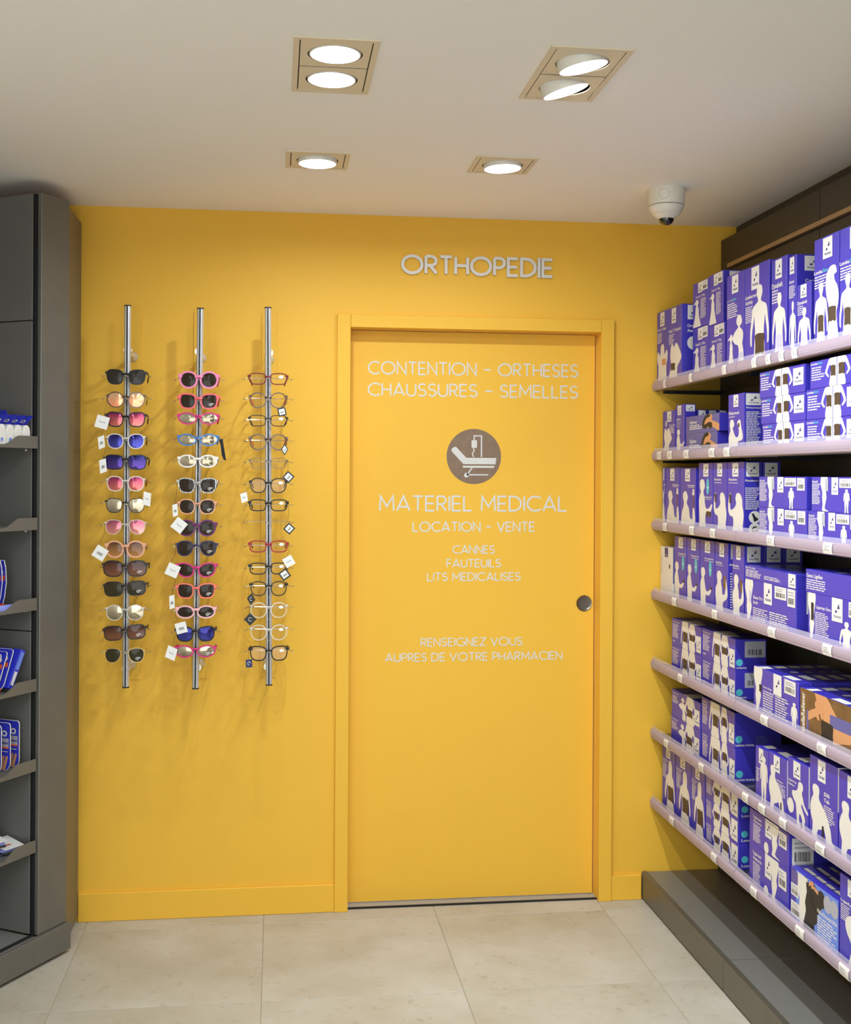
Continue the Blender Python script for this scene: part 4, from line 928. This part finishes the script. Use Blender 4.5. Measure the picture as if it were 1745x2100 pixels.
# half width, half height, squareness, taper to the bottom, outward lift, droop
SHAPE = {'wayfarer': (.0265, .0215, 3.0, .22, .10, .0), 'round': (.0250, .0235, 2.1, .05, .03, .0), 'panto': (.0250, .0220, 2.4, .14, .05, .0), 'square': (.0285, .0215, 3.4, .10, .04, .0),
         'rect': (.0265, .0165, 3.6, .12, .02, .0), 'oval': (.0255, .0170, 2.1, .0, .04, .0), 'aviator': (.0275, .0225, 2.5, .30, .05, .45), 'cat': (.0265, .0200, 2.3, .16, .26, .0),
         'clubmaster': (.0270, .0225, 2.6, .24, .08, .1), 'big': (.0300, .0235, 2.8, .10, .04, .0), 'sport': (.0270, .0165, 1.9, .0, .10, .0)}
_glass_no = {}
def eyewear(parent_x, z, sh, rim, frame, lens, label, cat='sunglasses', top=1.0, temple=None, y=-0.196, x_off=0.0, roll=0.0, sticker=None, tags=(), group='', sc=1.0, strap=False):
    a, b_ = SHAPE[sh][0], SHAPE[sh][1]
    root = thing('eyeglasses' if cat == 'glasses' else 'sunglasses', label, cat, (parent_x + x_off, y, z), (0, math.radians(roll), 0), group)
    gap = .0085
    cxl = a + gap; wrap = lambda x: 1.1 * x * x
    out = lens_outline(SHAPE[sh]); n = len(out)
    q = MB(); th = .0036
    for sgn in (1, -1):
        I = [(sgn * (cxl + p[0]), p[1]) for p in out]
        O = []
        for p in out:
            l = math.hypot(p[0] / a, p[1] / b_)
            g = rim * (top if p[1] > .3 * b_ else 1.0)
            O.append((sgn * (cxl + p[0] + p[0] / a / l * g), p[1] + p[1] / b_ / l * g))
        v = []
        for yy in (-th / 2, th / 2):
            v += [(p[0], wrap(p[0]) + yy, p[1]) for p in O] + [(p[0], wrap(p[0]) + yy, p[1]) for p in I]
        f = []
        for i in range(n):
            j = (i + 1) % n
            f += [(i, j, n + j, n + i), (2 * n + i, 3 * n + i, 3 * n + j, 2 * n + j), (i, 2 * n + i, 2 * n + j, j), (n + i, n + j, 3 * n + j, 3 * n + i)]
        q.add(v, f, frame)
        xe = cxl + a * .97; zt = b_ * .58 + SHAPE[sh][4] * b_
        q.bbox(min(sgn * (xe - .004), sgn * (xe + rim + .0035)), max(sgn * (xe - .004), sgn * (xe + rim + .0035)), wrap(xe) - .0016, wrap(xe) + .006, zt - max(.002, rim), zt + max(.002, rim), frame, .0008)
    q.tube([(-gap - .003, 0.0, b_ * .34), (-gap * .4, -.0014, b_ * .46), (gap * .4, -.0014, b_ * .46), (gap + .003, 0.0, b_ * .34)], max(.0011, rim * .85), 8, frame)
    q.build('frame_front', root, smooth=True)
    for sgn in (1, -1):
        q = MB(); P = [(sgn * (cxl + p[0] * 1.01), p[1] * 1.01) for p in out]
        v = [(p[0], wrap(p[0]) + .0002, p[1]) for p in P] + [(sgn * cxl + (p[0] - sgn * cxl) * .55, wrap(p[0]) - .0010, p[1] * .55) for p in P] + [(sgn * cxl, wrap(cxl) - .0016, 0)]
        f = []
        for i in range(n):
            j = (i + 1) % n; f += [(i, j, n + j, n + i), (n + i, n + j, 2 * n)]
        q.add(v, f, lens); lo = q.build('lens', root, smooth=True)
        if sticker and sgn == 1:
            q = MB(); cx0, cz0 = cxl + a * .30, (b_ * .42 if sticker == 'white' else -b_ * .5)
            rr = (.0078, .0052) if sticker == 'white' else (.0085, .0042)
            if sticker == 'white':
                q.flat([(cx0 + rr[0] * math.cos(i * PI / 8), cz0 + rr[1] * math.sin(i * PI / 8)) for i in range(16)], lambda u, w, d: (u, d + wrap(u), w), -.0024, 'tag_white')
            else:
                q.tube([(cx0 + rr[0] * math.cos(t), wrap(cx0) - .0026, cz0 + rr[1] * math.sin(t)) for t in [i * PI / 8 for i in range(1, 13)]], .0009, 5, 'tag_white')
                q.box(cx0 - .004, cx0 + .004, wrap(cx0) - .0028, wrap(cx0) - .0022, cz0 - .0008, cz0 + .0012, 'tag_white')
            q.build('sticker', lo)
        xe = cxl + a * .97 + rim + .001; zt = b_ * .58 + SHAPE[sh][4] * b_; y0 = wrap(xe) + .004
        r0 = max(.0011, rim * .8)
        q = MB(); q.tube([(sgn * xe, y0, zt), (sgn * (xe + .001), y0 + .05, zt - .003), (sgn * (xe - .003), y0 + .088, zt - .005), (sgn * (xe - .007), y0 + .112, zt - .012), (sgn * (xe - .010), y0 + .126, zt - .022)], [r0 * 1.4, r0 * 1.3, r0 * 1.3, r0 * 1.6, r0 * 1.2], 8, temple or frame, flat=.55)
        q.build('temple', root, smooth=True)
    for (sgn, dx, dz, size, rot, kind) in tags:
        xe = cxl + a + rim
        px_, pz_ = sgn * xe + dx, dz
        q = MB(); ca, sa = math.cos(math.radians(rot)), math.sin(math.radians(rot)); yy = -.004
        sq = [(-1, -1), (1, -1), (1, 1), (-1, 1)]
        kx = kind[1] if isinstance(kind, tuple) else 1.0; kind = kind[0] if isinstance(kind, tuple) else kind
        T = lambda p, k: (px_ + (p[0] * ca - p[1] * sa) * size * k * kx, pz_ + (p[0] * sa + p[1] * ca) * size * k)
        main = {'white': 'tag_white', 'code': 'tag_white', 'black': 'tag_black', 'logo': 'tag_black', 'navy': 'tag_navy'}[kind]
        q.prism([T(p, 1) for p in sq], lambda u, w, d: (u, d, w), yy - .0005, yy + .0005, main)
        if kind == 'black': q.flat([T(p, .70) for p in sq], lambda u, w, d: (u, d, w), yy - .0007, 'tag_white')
        if kind in ('code', 'black'):
            for i in range(6):
                x0 = -.45 + .16 * i; q.flat([T(p, 1) for p in [(x0, -.35), (x0 + .07 + .03 * (i % 2), -.35), (x0 + .07 + .03 * (i % 2), .1), (x0, .1)]], lambda u, w, d: (u, d, w), yy - .0009, 'tag_black')
        elif kind == 'white':
            q.tube([(T((-.5 + .2 * i, .12 * math.sin(i * 2.1)), 1)[0], yy - .0009, T((-.5 + .2 * i, .12 * math.sin(i * 2.1)), 1)[1]) for i in range(6)], .0005, 4, 'tag_black')
        else:
            q.tube([(T((.4 * math.cos(t), .4 * math.sin(t)), 1)[0], yy - .0009, T((.4 * math.cos(t), .4 * math.sin(t)), 1)[1]) for t in [i * .6 for i in range(9)]], .0008, 4, 'tag_white')
        tg = q.build('price_tag', root)
        hx, hz = T((-.8, .8) if abs(rot) > 20 else (0, .9), 1)
        zt = b_ * .5
        q = MB(); q.tube([(sgn * (xe + .001), .010, zt), (sgn * (xe + .003), .004, (zt + hz) / 2), (hx, yy, hz)], .0005, 5, 'tag_string'); q.build('tag_string', tg)
    if strap:
        q = MB(); xe = cxl + a + .006
        q.add([(xe, .010, .002), (xe + .012, .008, .004), (xe + .006, .006, -.02), (xe + .016, .004, -.02), (xe + .010, .006, -.052), (xe + .021, .004, -.050), (xe + .016, .006, -.066), (xe + .024, .004, -.068)], [(0, 1, 3, 2), (2, 3, 5, 4), (4, 5, 7, 6)], 'strap_black')
        o = q.build('elastic_strap', root)
        md = o.modifiers.new('thick', 'SOLIDIFY'); md.thickness = .0016
    return root

RAILS = [(-0.704, 0.0, 'cabinet rail'), (-0.471, 0.45, 'middle rail'), (-0.2365, -0.45, 'door rail')]
RZ = {0: [1.861, 1.786, 1.721, 1.649, 1.580, 1.509, 1.437, 1.366, 1.293, 1.229, 1.163, 1.084, 1.018, 0.943],
      1: [1.855, 1.784, 1.727, 1.656, 1.585, 1.504, 1.434, 1.363, 1.295, 1.223, 1.154, 1.084, 1.011, 0.953],
      2: [1.862, 1.790, 1.722, 1.650, 1.580, 1.505, 1.439, 1.374, 1.301, 1.227, 1.160, 1.088, 1.013, 0.943]}
RY = -0.160
ROD = {}
for r, (rx, tilt, rn) in enumerate(RAILS):
    z0, z1 = (0.830, 0.822, 0.830)[r], (2.103, 2.099, 2.107)[r]
    lab = ('chrome wall rail of sunglasses beside the dark cabinet', 'chrome wall rail of colourful sunglasses between two other rails', 'chrome wall rail of clear reading glasses nearest the door')[r]
    root = thing('display_rail', lab, 'display rail', (rx, 0, 0.83), group='chrome eyewear rails on yellow wall')
    zc = (z0 + z1) / 2 - 0.83; hh = (z1 - z0) / 2
    M = Matrix.Translation((0, RY, zc)) @ Matrix.Rotation(math.radians(tilt), 4, 'Y')
    prof = [(.0108 * math.cos(t), .0095 * math.sin(t)) for t in [2 * PI * i / 28 for i in range(28)]]
    q = MB(); q.prism(prof, lambda u, v, d: (u, v, d), -hh + .004, hh - .004, 'rail_silver'); q.xf(M).build('tube', root, smooth=True)
    q = MB(); q.box(-.0030, .0022, -.0101, -.0088, -hh + .004, hh - .004, 'black_rubber'); q.box(-.0062, -.0050, -.0092, -.0080, -hh + .004, hh - .004, 'steel'); q.xf(M).build('slot', root)
    for sg in (1, -1):
        q = MB(); q.prism([(p[0] * 1.06, p[1] * 1.06) for p in prof], lambda u, v, d: (u, v, d), sg * hh, sg * (hh - .004), 'black_rubber'); q.xf(M).build('end_cap', root)
    q = MB(); q.bbox(-.0275 + (0.004 if r == 0 else 0), .0275 + (0.004 if r == 0 else 0), -.004, -.0003, 0.0, 1.278, 'yellow_paint', .001); q.build('mounting_board', root)
    for bz in (1.946, 0.884):
        q = MB(); zb = bz - .83
        q.lathe([(.0005, .004), (.0165, .004), (.0170, .007), (.0150, .013), (.0095, .018), (.0075, .022), (.0075, .146)], 28, 'rail_silver', (0, 0, zb), 'Y', cap=False)
        q.lathe([(.0005, .140), (.0135, .140), (.0140, .143), (.0135, .151), (.0005, .151)], 24, 'chrome', (0, 0, zb + .008), 'Y', cap=False)
        q.build('wall_bracket', root, smooth=True)
    rod = peg = None
    for i, z in enumerate(RZ[r]):
        zz = z - .83 + .0035
        if rod is None:
            q = MB(); q.tube([(-.0800, -.016, -.004), (-.0775, -.014, -.006), (-.0745, -.012, -.002), (-.071, -.010, 0), (0, -.010, 0), (.071, -.010, 0), (.0745, -.012, -.002), (.0775, -.014, -.006), (.0800, -.016, -.003), (.0845, -.016, 0)], .0011, 7, 'chrome')
            q.ball((-.0802, -.016, -.0035), .0022, 'chrome'); rod = q.build('temple_rod', root, smooth=True); ro = rod
            q = MB(); q.ball((0, -.0135, 0), .0032, 'chrome', 10, 8); q.lathe([(.0012, 0.008), (.0012, .012)], 8, 'chrome', (0, 0, 0), 'Y'); peg = q.build('nose_peg', root, smooth=True); po = peg
            q = MB(); q.ball((0, -.0110, 0), .0018, 'chrome', 8, 6); dot = q.build('rail_stud', root, smooth=True); do = dot
        else:
            ro = child_copy(rod, root); po = child_copy(peg, root); do = child_copy(dot, root)
        xs_ = math.tan(math.radians(tilt)) * (zz - zc)
        ROD[(r, i)] = ro
        ro.location = (xs_, RY, zz + .006); po.location = (xs_, RY, zz); do.location = (xs_, RY, zz + .037)

def put(r, i, sh, rim, fr, le, desc, **kw):
    rim *= 1.35 if r == 2 else 1.15
    rx, tilt, rn = RAILS[r]; z = RZ[r][i]
    zc = (.83 + 2.1) / 2
    x = rx + math.tan(math.radians(tilt)) * (z - zc)
    cat = 'glasses' if r == 2 else 'sunglasses'
    # the temples rest on the rod: set the rod just under them, at the pair's own tilt
    a_, b_, lift_ = SHAPE[sh][0], SHAPE[sh][1], SHAPE[sh][4]
    y0_ = 1.1 * (.0085 + 1.97 * a_ + rim + .001) ** 2 + .004
    zt_ = b_ * (.58 + lift_) - .003 * max(0, .026 - y0_) / .05
    ROD[(r, i)].location.z = z - .83 + zt_ - max(.0011, rim * .8) * 1.42 - .0011 - .0006
    ROD[(r, i)].rotation_euler.y = math.radians(kw.get('roll', 0))
    pos = ['top', 'second', 'third', 'fourth', 'fifth', 'sixth', 'seventh', 'eighth', 'ninth', 'tenth', 'eleventh', 'twelfth', 'thirteenth', 'bottom'][i]
    lab = '%s %s, %s pair on the rail %s' % (desc, 'reading glasses' if r == 2 else 'sunglasses', pos, ('beside dark cabinet', 'in the middle', 'nearest the door')[r])
    eyewear(x, z, sh, rim, fr, le, lab, cat, group=('sunglasses on the rail beside the cabinet', 'sunglasses on the middle rail', 'reading glasses on the rail by the door')[r], **kw)
F_ = 'frame_'
put(0, 0, 'wayfarer', .0034, F_ + 'black', 'lens_grey', 'black square grey lensed')
put(0, 1, 'round', .0026, F_ + 'tortoise', 'mirror_peach', 'round tortoiseshell peach mirrored', tags=[(-1, -.014, -.075, .0205, -16, 'white')])
put(0, 2, 'wayfarer', .0034, F_ + 'black', 'mirror_pink', 'black magenta mirrored', tags=[(-1, -.012, -.076, .020, 12, ('code', .5))])
put(0, 3, 'panto', .0030, F_ + 'clear', 'mirror_blue', 'clear framed blue mirrored', temple=F_ + 'black', tags=[(-1, -.010, -.082, .022, 10, ('code', .5))])
put(0, 4, 'square', .0034, F_ + 'black', 'mirror_violet', 'black square violet mirrored')
put(0, 5, 'panto', .0030, F_ + 'clear', 'mirror_pink', 'clear framed pink mirrored', temple=F_ + 'red', tags=[(1, .008, -.050, .022, -8, ('white', .55))])
put(0, 6, 'clubmaster', .0020, F_ + 'black_brown', 'mirror_silver', 'dark browline silver mirrored')
put(0, 7, 'aviator', .0018, F_ + 'clear', 'mirror_rose', 'rimless rose mirrored', tags=[(-1, -.014, -.085, .0205, -32, 'code')])
put(0, 8, 'round', .0048, F_ + 'peach', 'lens_tan', 'round peach framed brown', sc=1.05)
put(0, 9, 'big', .0036, F_ + 'black_brown', 'lens_brown', 'large dark brown gradient', sticker='arc')
put(0, 10, 'square', .0032, F_ + 'black_brown', 'lens_olive', 'dark rounded olive lensed', roll=-2, sticker='arc')
put(0, 11, 'round', .0022, F_ + 'clear', 'mirror_silver', 'clear round silver mirrored')
put(0, 12, 'square', .0030, F_ + 'black_brown', 'lens_brown', 'wide dark rectangular brown gradient', roll=-3, sticker='arc')
put(0, 13, 'aviator', .0013, F_ + 'gold', 'lens_olive', 'gold wire aviator', sticker='arc')
put(1, 0, 'round', .0052, F_ + 'pink', 'lens_dark', 'light pink cat-eye')
put(1, 1, 'wayfarer', .0044, F_ + 'coral', 'lens_dark', 'coral pink square', sticker='arc')
put(1, 2, 'sport', .0038, F_ + 'magenta', 'mirror_silver', 'magenta almond mirrored')
put(1, 3, 'sport', .0034, F_ + 'blue', 'mirror_silver', 'blue almond strapped mirrored', strap=True)
put(1, 4, 'oval', .0040, F_ + 'white', 'mirror_silver', 'white oval mirrored')
put(1, 5, 'wayfarer', .0036, F_ + 'zebra', 'lens_dark', 'black and white striped', sticker='arc', tags=[(-1, -.006, -.082, .020, 8, ('code', .42))])
put(1, 6, 'panto', .0032, F_ + 'apricot', 'lens_dark', 'clear apricot framed', sticker='arc', tags=[(-1, .004, -.062, .0205, -38, 'white')])
put(1, 7, 'round', .0040, F_ + 'purple', 'lens_dark', 'round purple', sticker='arc')
put(1, 8, 'aviator', .0030, F_ + 'navy', 'lens_dark', 'navy aviator', sticker='arc', tags=[(-1, -.010, -.072, .0205, -24, 'white')])
put(1, 9, 'cat', .0040, F_ + 'magenta', 'lens_dark', 'magenta cat-eye', sticker='arc', tags=[(-1, -.012, -.105, .022, 6, ('code', .38))])
put(1, 10, 'wayfarer', .0036, F_ + 'salmon', 'lens_dark', 'salmon square', sticker='arc')
put(1, 11, 'oval', .0044, F_ + 'rose', 'lens_dark', 'pale rose oval', sticker='arc', tags=[(-1, .018, -.052, .018, 14, 'code')])
put(1, 12, 'wayfarer', .0038, F_ + 'black', 'mirror_blue', 'black square blue mirrored', tags=[(-1, -.012, -.062, .0205, -20, ('white', .8))])
put(1, 13, 'sport', .0038, F_ + 'magenta', 'mirror_silver', 'magenta oval silver mirrored', sticker='arc')
K = 'lens_clear'
put(2, 0, 'rect', .0026, F_ + 'darkred', K, 'dark red rectangular', sticker='white')
put(2, 1, 'round', .0026, F_ + 'tortoise', K, 'round tortoiseshell', temple=F_ + 'salmon', tags=[(1, -.016, -.038, .0135, 14, 'black')])
put(2, 2, 'rect', .0020, F_ + 'black', K, 'thin black rectangular', sticker='white')
put(2, 3, 'round', .0030, F_ + 'tortoise', K, 'thick round tortoiseshell', temple=F_ + 'salmon', tags=[(1, -.008, -.024, .014, 45, ('black', .6))])
put(2, 4, 'rect', .0011, F_ + 'gunmetal', K, 'fine wire rectangular', tags=[(1, .004, -.046, .0145, 48, 'black')])
put(2, 5, 'panto', .0026, F_ + 'black', 'lens_blush', 'black rounded', sticker='white', tags=[(-1, -.018, -.040, .0155, 14, ('white', .7))])
put(2, 6, 'rect', .0028, F_ + 'black', K, 'thick black rectangular', sticker='white', tags=[(1, .004, -.078, .0145, 48, 'black')])
put(2, 8, 'rect', .0030, F_ + 'red', K, 'bright red rectangular', sticker='white', tags=[(1, .002, -.050, .0165, 30, 'white')])
put(2, 9, 'rect', .0028, F_ + 'black', K, 'black squared', sticker='white', tags=[(1, -.012, -.020, .0155, 35, 'black')])
put(2, 10, 'panto', .0024, F_ + 'black', K, 'thin black square', sticker='white', tags=[(-1, .004, -.034, .0145, 38, ('logo', .7))])
put(2, 11, 'round', .0020, F_ + 'clear', K, 'clear round dark tipped', sticker='white', temple=F_ + 'clear', tags=[(-1, .0, -.030, .0150, 45, 'logo')])
put(2, 12, 'round', .0020, F_ + 'clear', K, 'fully clear round', sticker='white')
put(2, 13, 'wayfarer', .0028, F_ + 'black', 'lens_blush', 'black blush tinted', sticker='white', tags=[(-1, .0, -.032, .0135, 3, ('navy', .8))])

# ------------------------------------------------------------------ dark cabinet set at an angle on the left
CA = math.radians(31)
ex_, ey_ = -math.sin(CA), -math.cos(CA)
AX, AY = -0.872, -0.262
ROTZ = math.atan2(ey_, ex_)
cab = thing('display_cabinet', 'tall dark grey display cabinet with open shelves beside the yellow wall', 'cabinet', (AX, AY, 0), (0, 0, ROTZ))
CM = Matrix.Translation((AX, AY, 0)) @ Matrix.Rotation(ROTZ, 4, 'Z'); CI = CM.inverted()
LEN, DEP, CT = 1.0, 0.34, 2.418
def cbox(name, t0, t1, d0, d1, z0, z1, m, bev=.0012, parent=None):
    q = MB(); q.bbox(t0, t1, -d1, -d0, z0, z1, m, bev); return q.build(name, parent or cab)
cbox('upright', 0.006, .134, 0, .016, .0985, CT, 'cabinet_grey', .002)
cbox('upright', LEN - .128, LEN, 0, .016, .0985, CT, 'cabinet_grey', .002)
cbox('frame_gap', .05, .1385, .0165, .030, .0985, CT - .003, 'black_gap')
for z0, z1 in ((.1, 1.0455), (1.0485, 2.0185), (2.0215, CT - .002)):
    cbox('side_panel', .118, .140, .0305, DEP, z0, z1, 'cabinet_inner')
    cbox('side_panel', LEN - .140, LEN - .118, .0305, DEP, z0, z1, 'cabinet_inner')
cbox('back_panel', .1, LEN - .1, DEP + .0005, DEP + .016, .1, CT - .002, 'cabinet_inner')
cbox('plinth', -.004, LEN, -.012, .006, .012, .0975, 'cabinet_grey', .0015)
cbox('plinth_foot', .01, LEN - .01, .012, .03, .0, .0985, 'black_gap')
cbox('base_deck', .1405, LEN - .1405, .0065, DEP, .080, .0965, 'deck_grey')
q = MB(); q.bbox(-.896, -.880, -.258, -.004, .022, 2.404, 'cabinet_grey', .0012); q.xf(CI).build('end_panel', cab)
for z in (1.6185, 1.3655, 1.1155, .8635, .6145, .361):
    q = MB(); t0, t1 = .1440, LEN - .1440
    q.bbox(t0, t1, -DEP + .002, -.006, z + .001, z + .009, 'cabinet_grey', .001)
    sh = q.build('shelf', cab)
    P = [(t0, z), (t0, z + .038), (.222, z + .038), (.232, z + .036), (.272, z + .0135), (.286, z + .0105), (t1 - .142, z + .0105), (t1 - .128, z + .0135), (t1 - .088, z + .036), (t1 - .078, z + .038), (t1, z + .038), (t1, z)]
    q = MB(); q.prism(P, lambda u, v, d: (u, d, v), -.0055, -.002, 'cabinet_grey'); q.build('front_lip', sh)
    q = MB(); q.ball((.148, -.045, z - .0045), .004, 'lamp_white'); q.build('shelf_pin', sh)
# ---- packs on its shelves (cabinet frame: t along the shelf, d into it)
def cab_pos(t, d, z):
    p = CM @ Vector((t, -d, z)); return tuple(p)
def pack_root(name, label, cat, t, d, z, tilt=0.0, group=None, spin=0.0):
    o = thing(name, label, cat, cab_pos(t, d, z), (0, 0, 0), group)
    o.matrix_world = CM @ Matrix.Translation((t, -d, z)) @ Matrix.Rotation(spin, 4, 'Z') @ Matrix.Rotation(math.radians(tilt), 4, 'Y')
    return o
def round_rect(w, h, r, top_r=None, n=5):
    P = []
    for cx_, cz_, a0, rr in ((w - r, r, -90, r), (w - (top_r or r), h - (top_r or r), 0, top_r or r), ((top_r or r), h - (top_r or r), 90, top_r or r), (r, r, 180, r)):
        for i in range(n + 1):
            a = math.radians(a0 + 90 * i / n); P.append((cx_ + rr * math.cos(a), cz_ + rr * math.sin(a)))
    return P
# white pouches with blue headers
for i in range(4):
    t = .182 + .0345 * i
    o = pack_root('blister_pack', 'white blister pack with blue script header, %s from the cabinet side' % ORD[i], 'pack', t, .014, 1.6285, group='white blister packs on upper cabinet shelf')
    q = MB(); P = [(-.0160, 0), (.0160, 0), (.0165, .04), (.0135, .054), (.006, .061), (-.006, .061), (-.0135, .054), (-.0165, .04)]
    q.prism(P, lambda u, v, d: (u, d, v), 0, -.045, 'pack_white'); q.build('blister', o)
    q = MB(); P = [(-.013 + .013 + .0125 * math.cos(a), .028 + .022 * math.sin(a)) for a in [k * PI / 9 for k in range(18)]]
    q.prism(P, lambda u, v, d: (u, d, v), .0018, .0, 'label_white'); q.build('bubble', o)
    q = MB(); q.box(-.004, .005, .0019, .0024, .010, .020, 'print_sky'); q.build('print_mark', o)
    q = MB(); q.add([(.006, .0, .0595), (.006, -.042, .0595), (-.030, -.042, .092), (-.030, .0, .092), (.0052, .0, .0587), (.0052, -.042, .0587), (-.0308, -.042, .0912), (-.0308, .0, .0912)],
                    [(0, 1, 2, 3), (7, 6, 5, 4), (0, 3, 7, 4), (0, 4, 5, 1), (1, 5, 6, 2), (2, 6, 7, 3)], 'pack_blue')
    hd = q.build('header_card', o)
    v, f = text_mesh('io'); q = MB()
    q.add([(.006 - .036 * (.25 + .45 * y) + .0006, -.038 + .028 * x, .0595 + .0325 * (.25 + .45 * y) + .0009) for x, y in v], f, 'print_white'); q.build('script_print', hd, fix=False)
o = pack_root('hang_card_pack', 'plain blue hanging card pack standing behind the white blister packs', 'pack', .205, .10, 1.6285)
q = MB(); q.prism(round_rect(.11, .108, .008), lambda u, v, d: (d, -u + .03, v), -.001, .001, 'pack_blue'); q.build('card', o)
q = MB(); q.prism(round_rect(.10, .07, .008), lambda u, v, d: (d, -u + .025, v + .002), -.010, -.0012, 'pack_blue'); q.build('pouch', o)
# rounded packs, orange band
def go_card(o, h, w, mode):
    F = lambda u, v, d: (d, -u, v)
    body = round_rect(w, h, .03 if mode != 'box' else .004, .010)
    if mode == 'bulge':
        body = [(.0, .0), (w * .80, .0), (w * .93, h * .25), (w, h * .55), (w * .97, h * .85), (w * .90, h), (.0, h)]
        body = smooth_loop(body[1:6], 1); body = [(.0, .0)] + body + [(.0, h)]
    q = MB(); q.prism([(w - p[0], p[1]) for p in body], F, -.0012, .0012, 'pack_white'); q.build('card_edge', o)
    q = MB(); P = [((w - p[0]) * .985 + .0012, p[1] * .985 + h * .006) for p in body]
    q.flat(P, F, .0015, 'pack_blue'); cf = q.build('card_face', o)
    T = lambda u0, v0, u1, v1, m, d=.0019: q.flat([(u0 * w, v0 * h), (u1 * w, v0 * h), (u1 * w, v1 * h), (u0 * w, v1 * h)], F, d, m)
    v, f = text_mesh('GO', .05); q = MB()
    base, hh = (.70, .10) if mode == 'bulge' else (.72, .12)
    q.add([F((.52 - .40 * x) * w if False else (.12 + .44 * (1 - x)) * w, (base + hh * y) * h, .0019) for x, y in v], f, 'print_white'); q.build('lettering', cf, fix=False)
    q = MB()
    if mode == 'hand':
        T(.06, .50, .62, .68, 'print_grey'); T(.06, .47, .62, .50, 'print_orange'); T(.08, .56, .5, .60, 'print_slate', .0023); T(.10, .40, .6, .415, 'print_white')
        for k in range(4): q.flat([((.08 + .13 * k) * w, .30 * h), ((.12 + .13 * k) * w, (.355 - .012 * abs(k - 2)) * h), ((.17 + .13 * k) * w, .30 * h), ((.30 + .10 * k) * w, .04 * h), ((.20 + .10 * k) * w, .02 * h)], F, .0023 + .0003 * k, 'print_skin')
    else:
        T(.06, .58, .62, .685, 'print_orange'); T(.30, .60, .55, .66, 'print_white', .0022)
        T(.06, .02, .7, .10, 'print_orange')
    q.build('card_print', cf, fix=False)
for i in range(3):
    o = pack_root('rounded_pack', 'rounded blue pack with orange band, %s from the cabinet side' % ORD[i], 'pack', .222 + .020 * i, .052 - .003 * i, 1.1258 , group='rounded blue packs on third cabinet shelf'); go_card(o, .148, .09, 'bulge')
o = pack_root('display_tray', 'lilac blue card tray lying under the rounded packs', 'tray', .20, .012, 1.1248)
q = MB(); q.bbox(0, .30, -.09, 0, 0, .0008, 'pack_lilac', .0002); q.build('tray_base', o)
q = MB(); q.bbox(0, .30, -.001, .0, .001, .018, 'pack_lilac', .0002); q.build('tray_front', o)
for i in range(3):
    o = pack_root('support_pack', 'blue pack with orange band leaning on a shelf, %s from the cabinet side' % ORD[i], 'pack', .262 + .024 * i, .030, .8745, tilt=-22, group='leaning blue packs on fourth cabinet shelf'); go_card(o, .136 - .004 * i, .10, 'card')
o = pack_root('leaning_box', 'slim blue box with barcode leaning beside the orange banded packs', 'box', .236, .022, .8830, tilt=-27)
q = MB(); q.bbox(-.010, .010, -.09, 0, 0, .125, 'pack_blue', .001); q.build('carton_body', o)
q = MB(); q.flat([(-.006, .012), (.006, .012), (.006, .055), (-.006, .055)], lambda u, v, d: (u, d, v), .0004, 'label_white'); q.build('barcode_label', o)
q = MB(); q.flat([(-.007, .062), (.007, .062), (.007, .118), (-.007, .118)], lambda u, v, d: (u, d, v), .0004, 'print_sky'); q.build('side_print', o)
for i in range(3):
    o = pack_root('hand_support_pack', 'blue wrist support pack printed with a hand, %s from the cabinet side' % ORD[i], 'pack', .180 + .038 * i, .036, .6245, group='wrist packs on fifth cabinet shelf'); go_card(o, .150, .10, 'hand')
for i in range(2):
    o = pack_root('bandage_pouch', ('lilac blue strap pouch with white header lying at the cabinet side', 'lilac blue strap pouch with white header lying over another pouch')[i], 'pack', .215 + .07 * i, .04, .3705 + .0315 * i, group='strap pouches on lowest cabinet shelf', spin=-.25)
    q = MB(); q.bbox(-.045, .035, -.10, .0, 0, .016, 'pack_lilac', .006); q.build('strap_bundle', o)
    q = MB(); q.tube([(-.04, .003, .0055), (-.01, .004, .0080), (.02, .004, .0060), (.034, .002, .0110)], .0042, 7, 'pack_strap'); q.build('strap_edge', o, smooth=True)
    q = MB(); q.add([(-.048, .004, .020), (.02, .006, .017), (.035, -.09, .026), (-.05, -.09, .030), (-.048, .004, .0193), (.02, .006, .0163), (.035, -.09, .0253), (-.05, -.09, .0293)], [(0, 1, 2, 3), (7, 6, 5, 4), (0, 4, 5, 1), (1, 5, 6, 2), (2, 6, 7, 3), (3, 7, 4, 0)], 'pack_white'); hd = q.build('header_card', o)
    q = MB(); q.flat([(-.02, -.02), (.01, -.022), (.012, -.03), (-.018, -.03)], lambda u, v, d: (u, v, .0225), 0, 'print_orange'); q.build('header_print', hd)
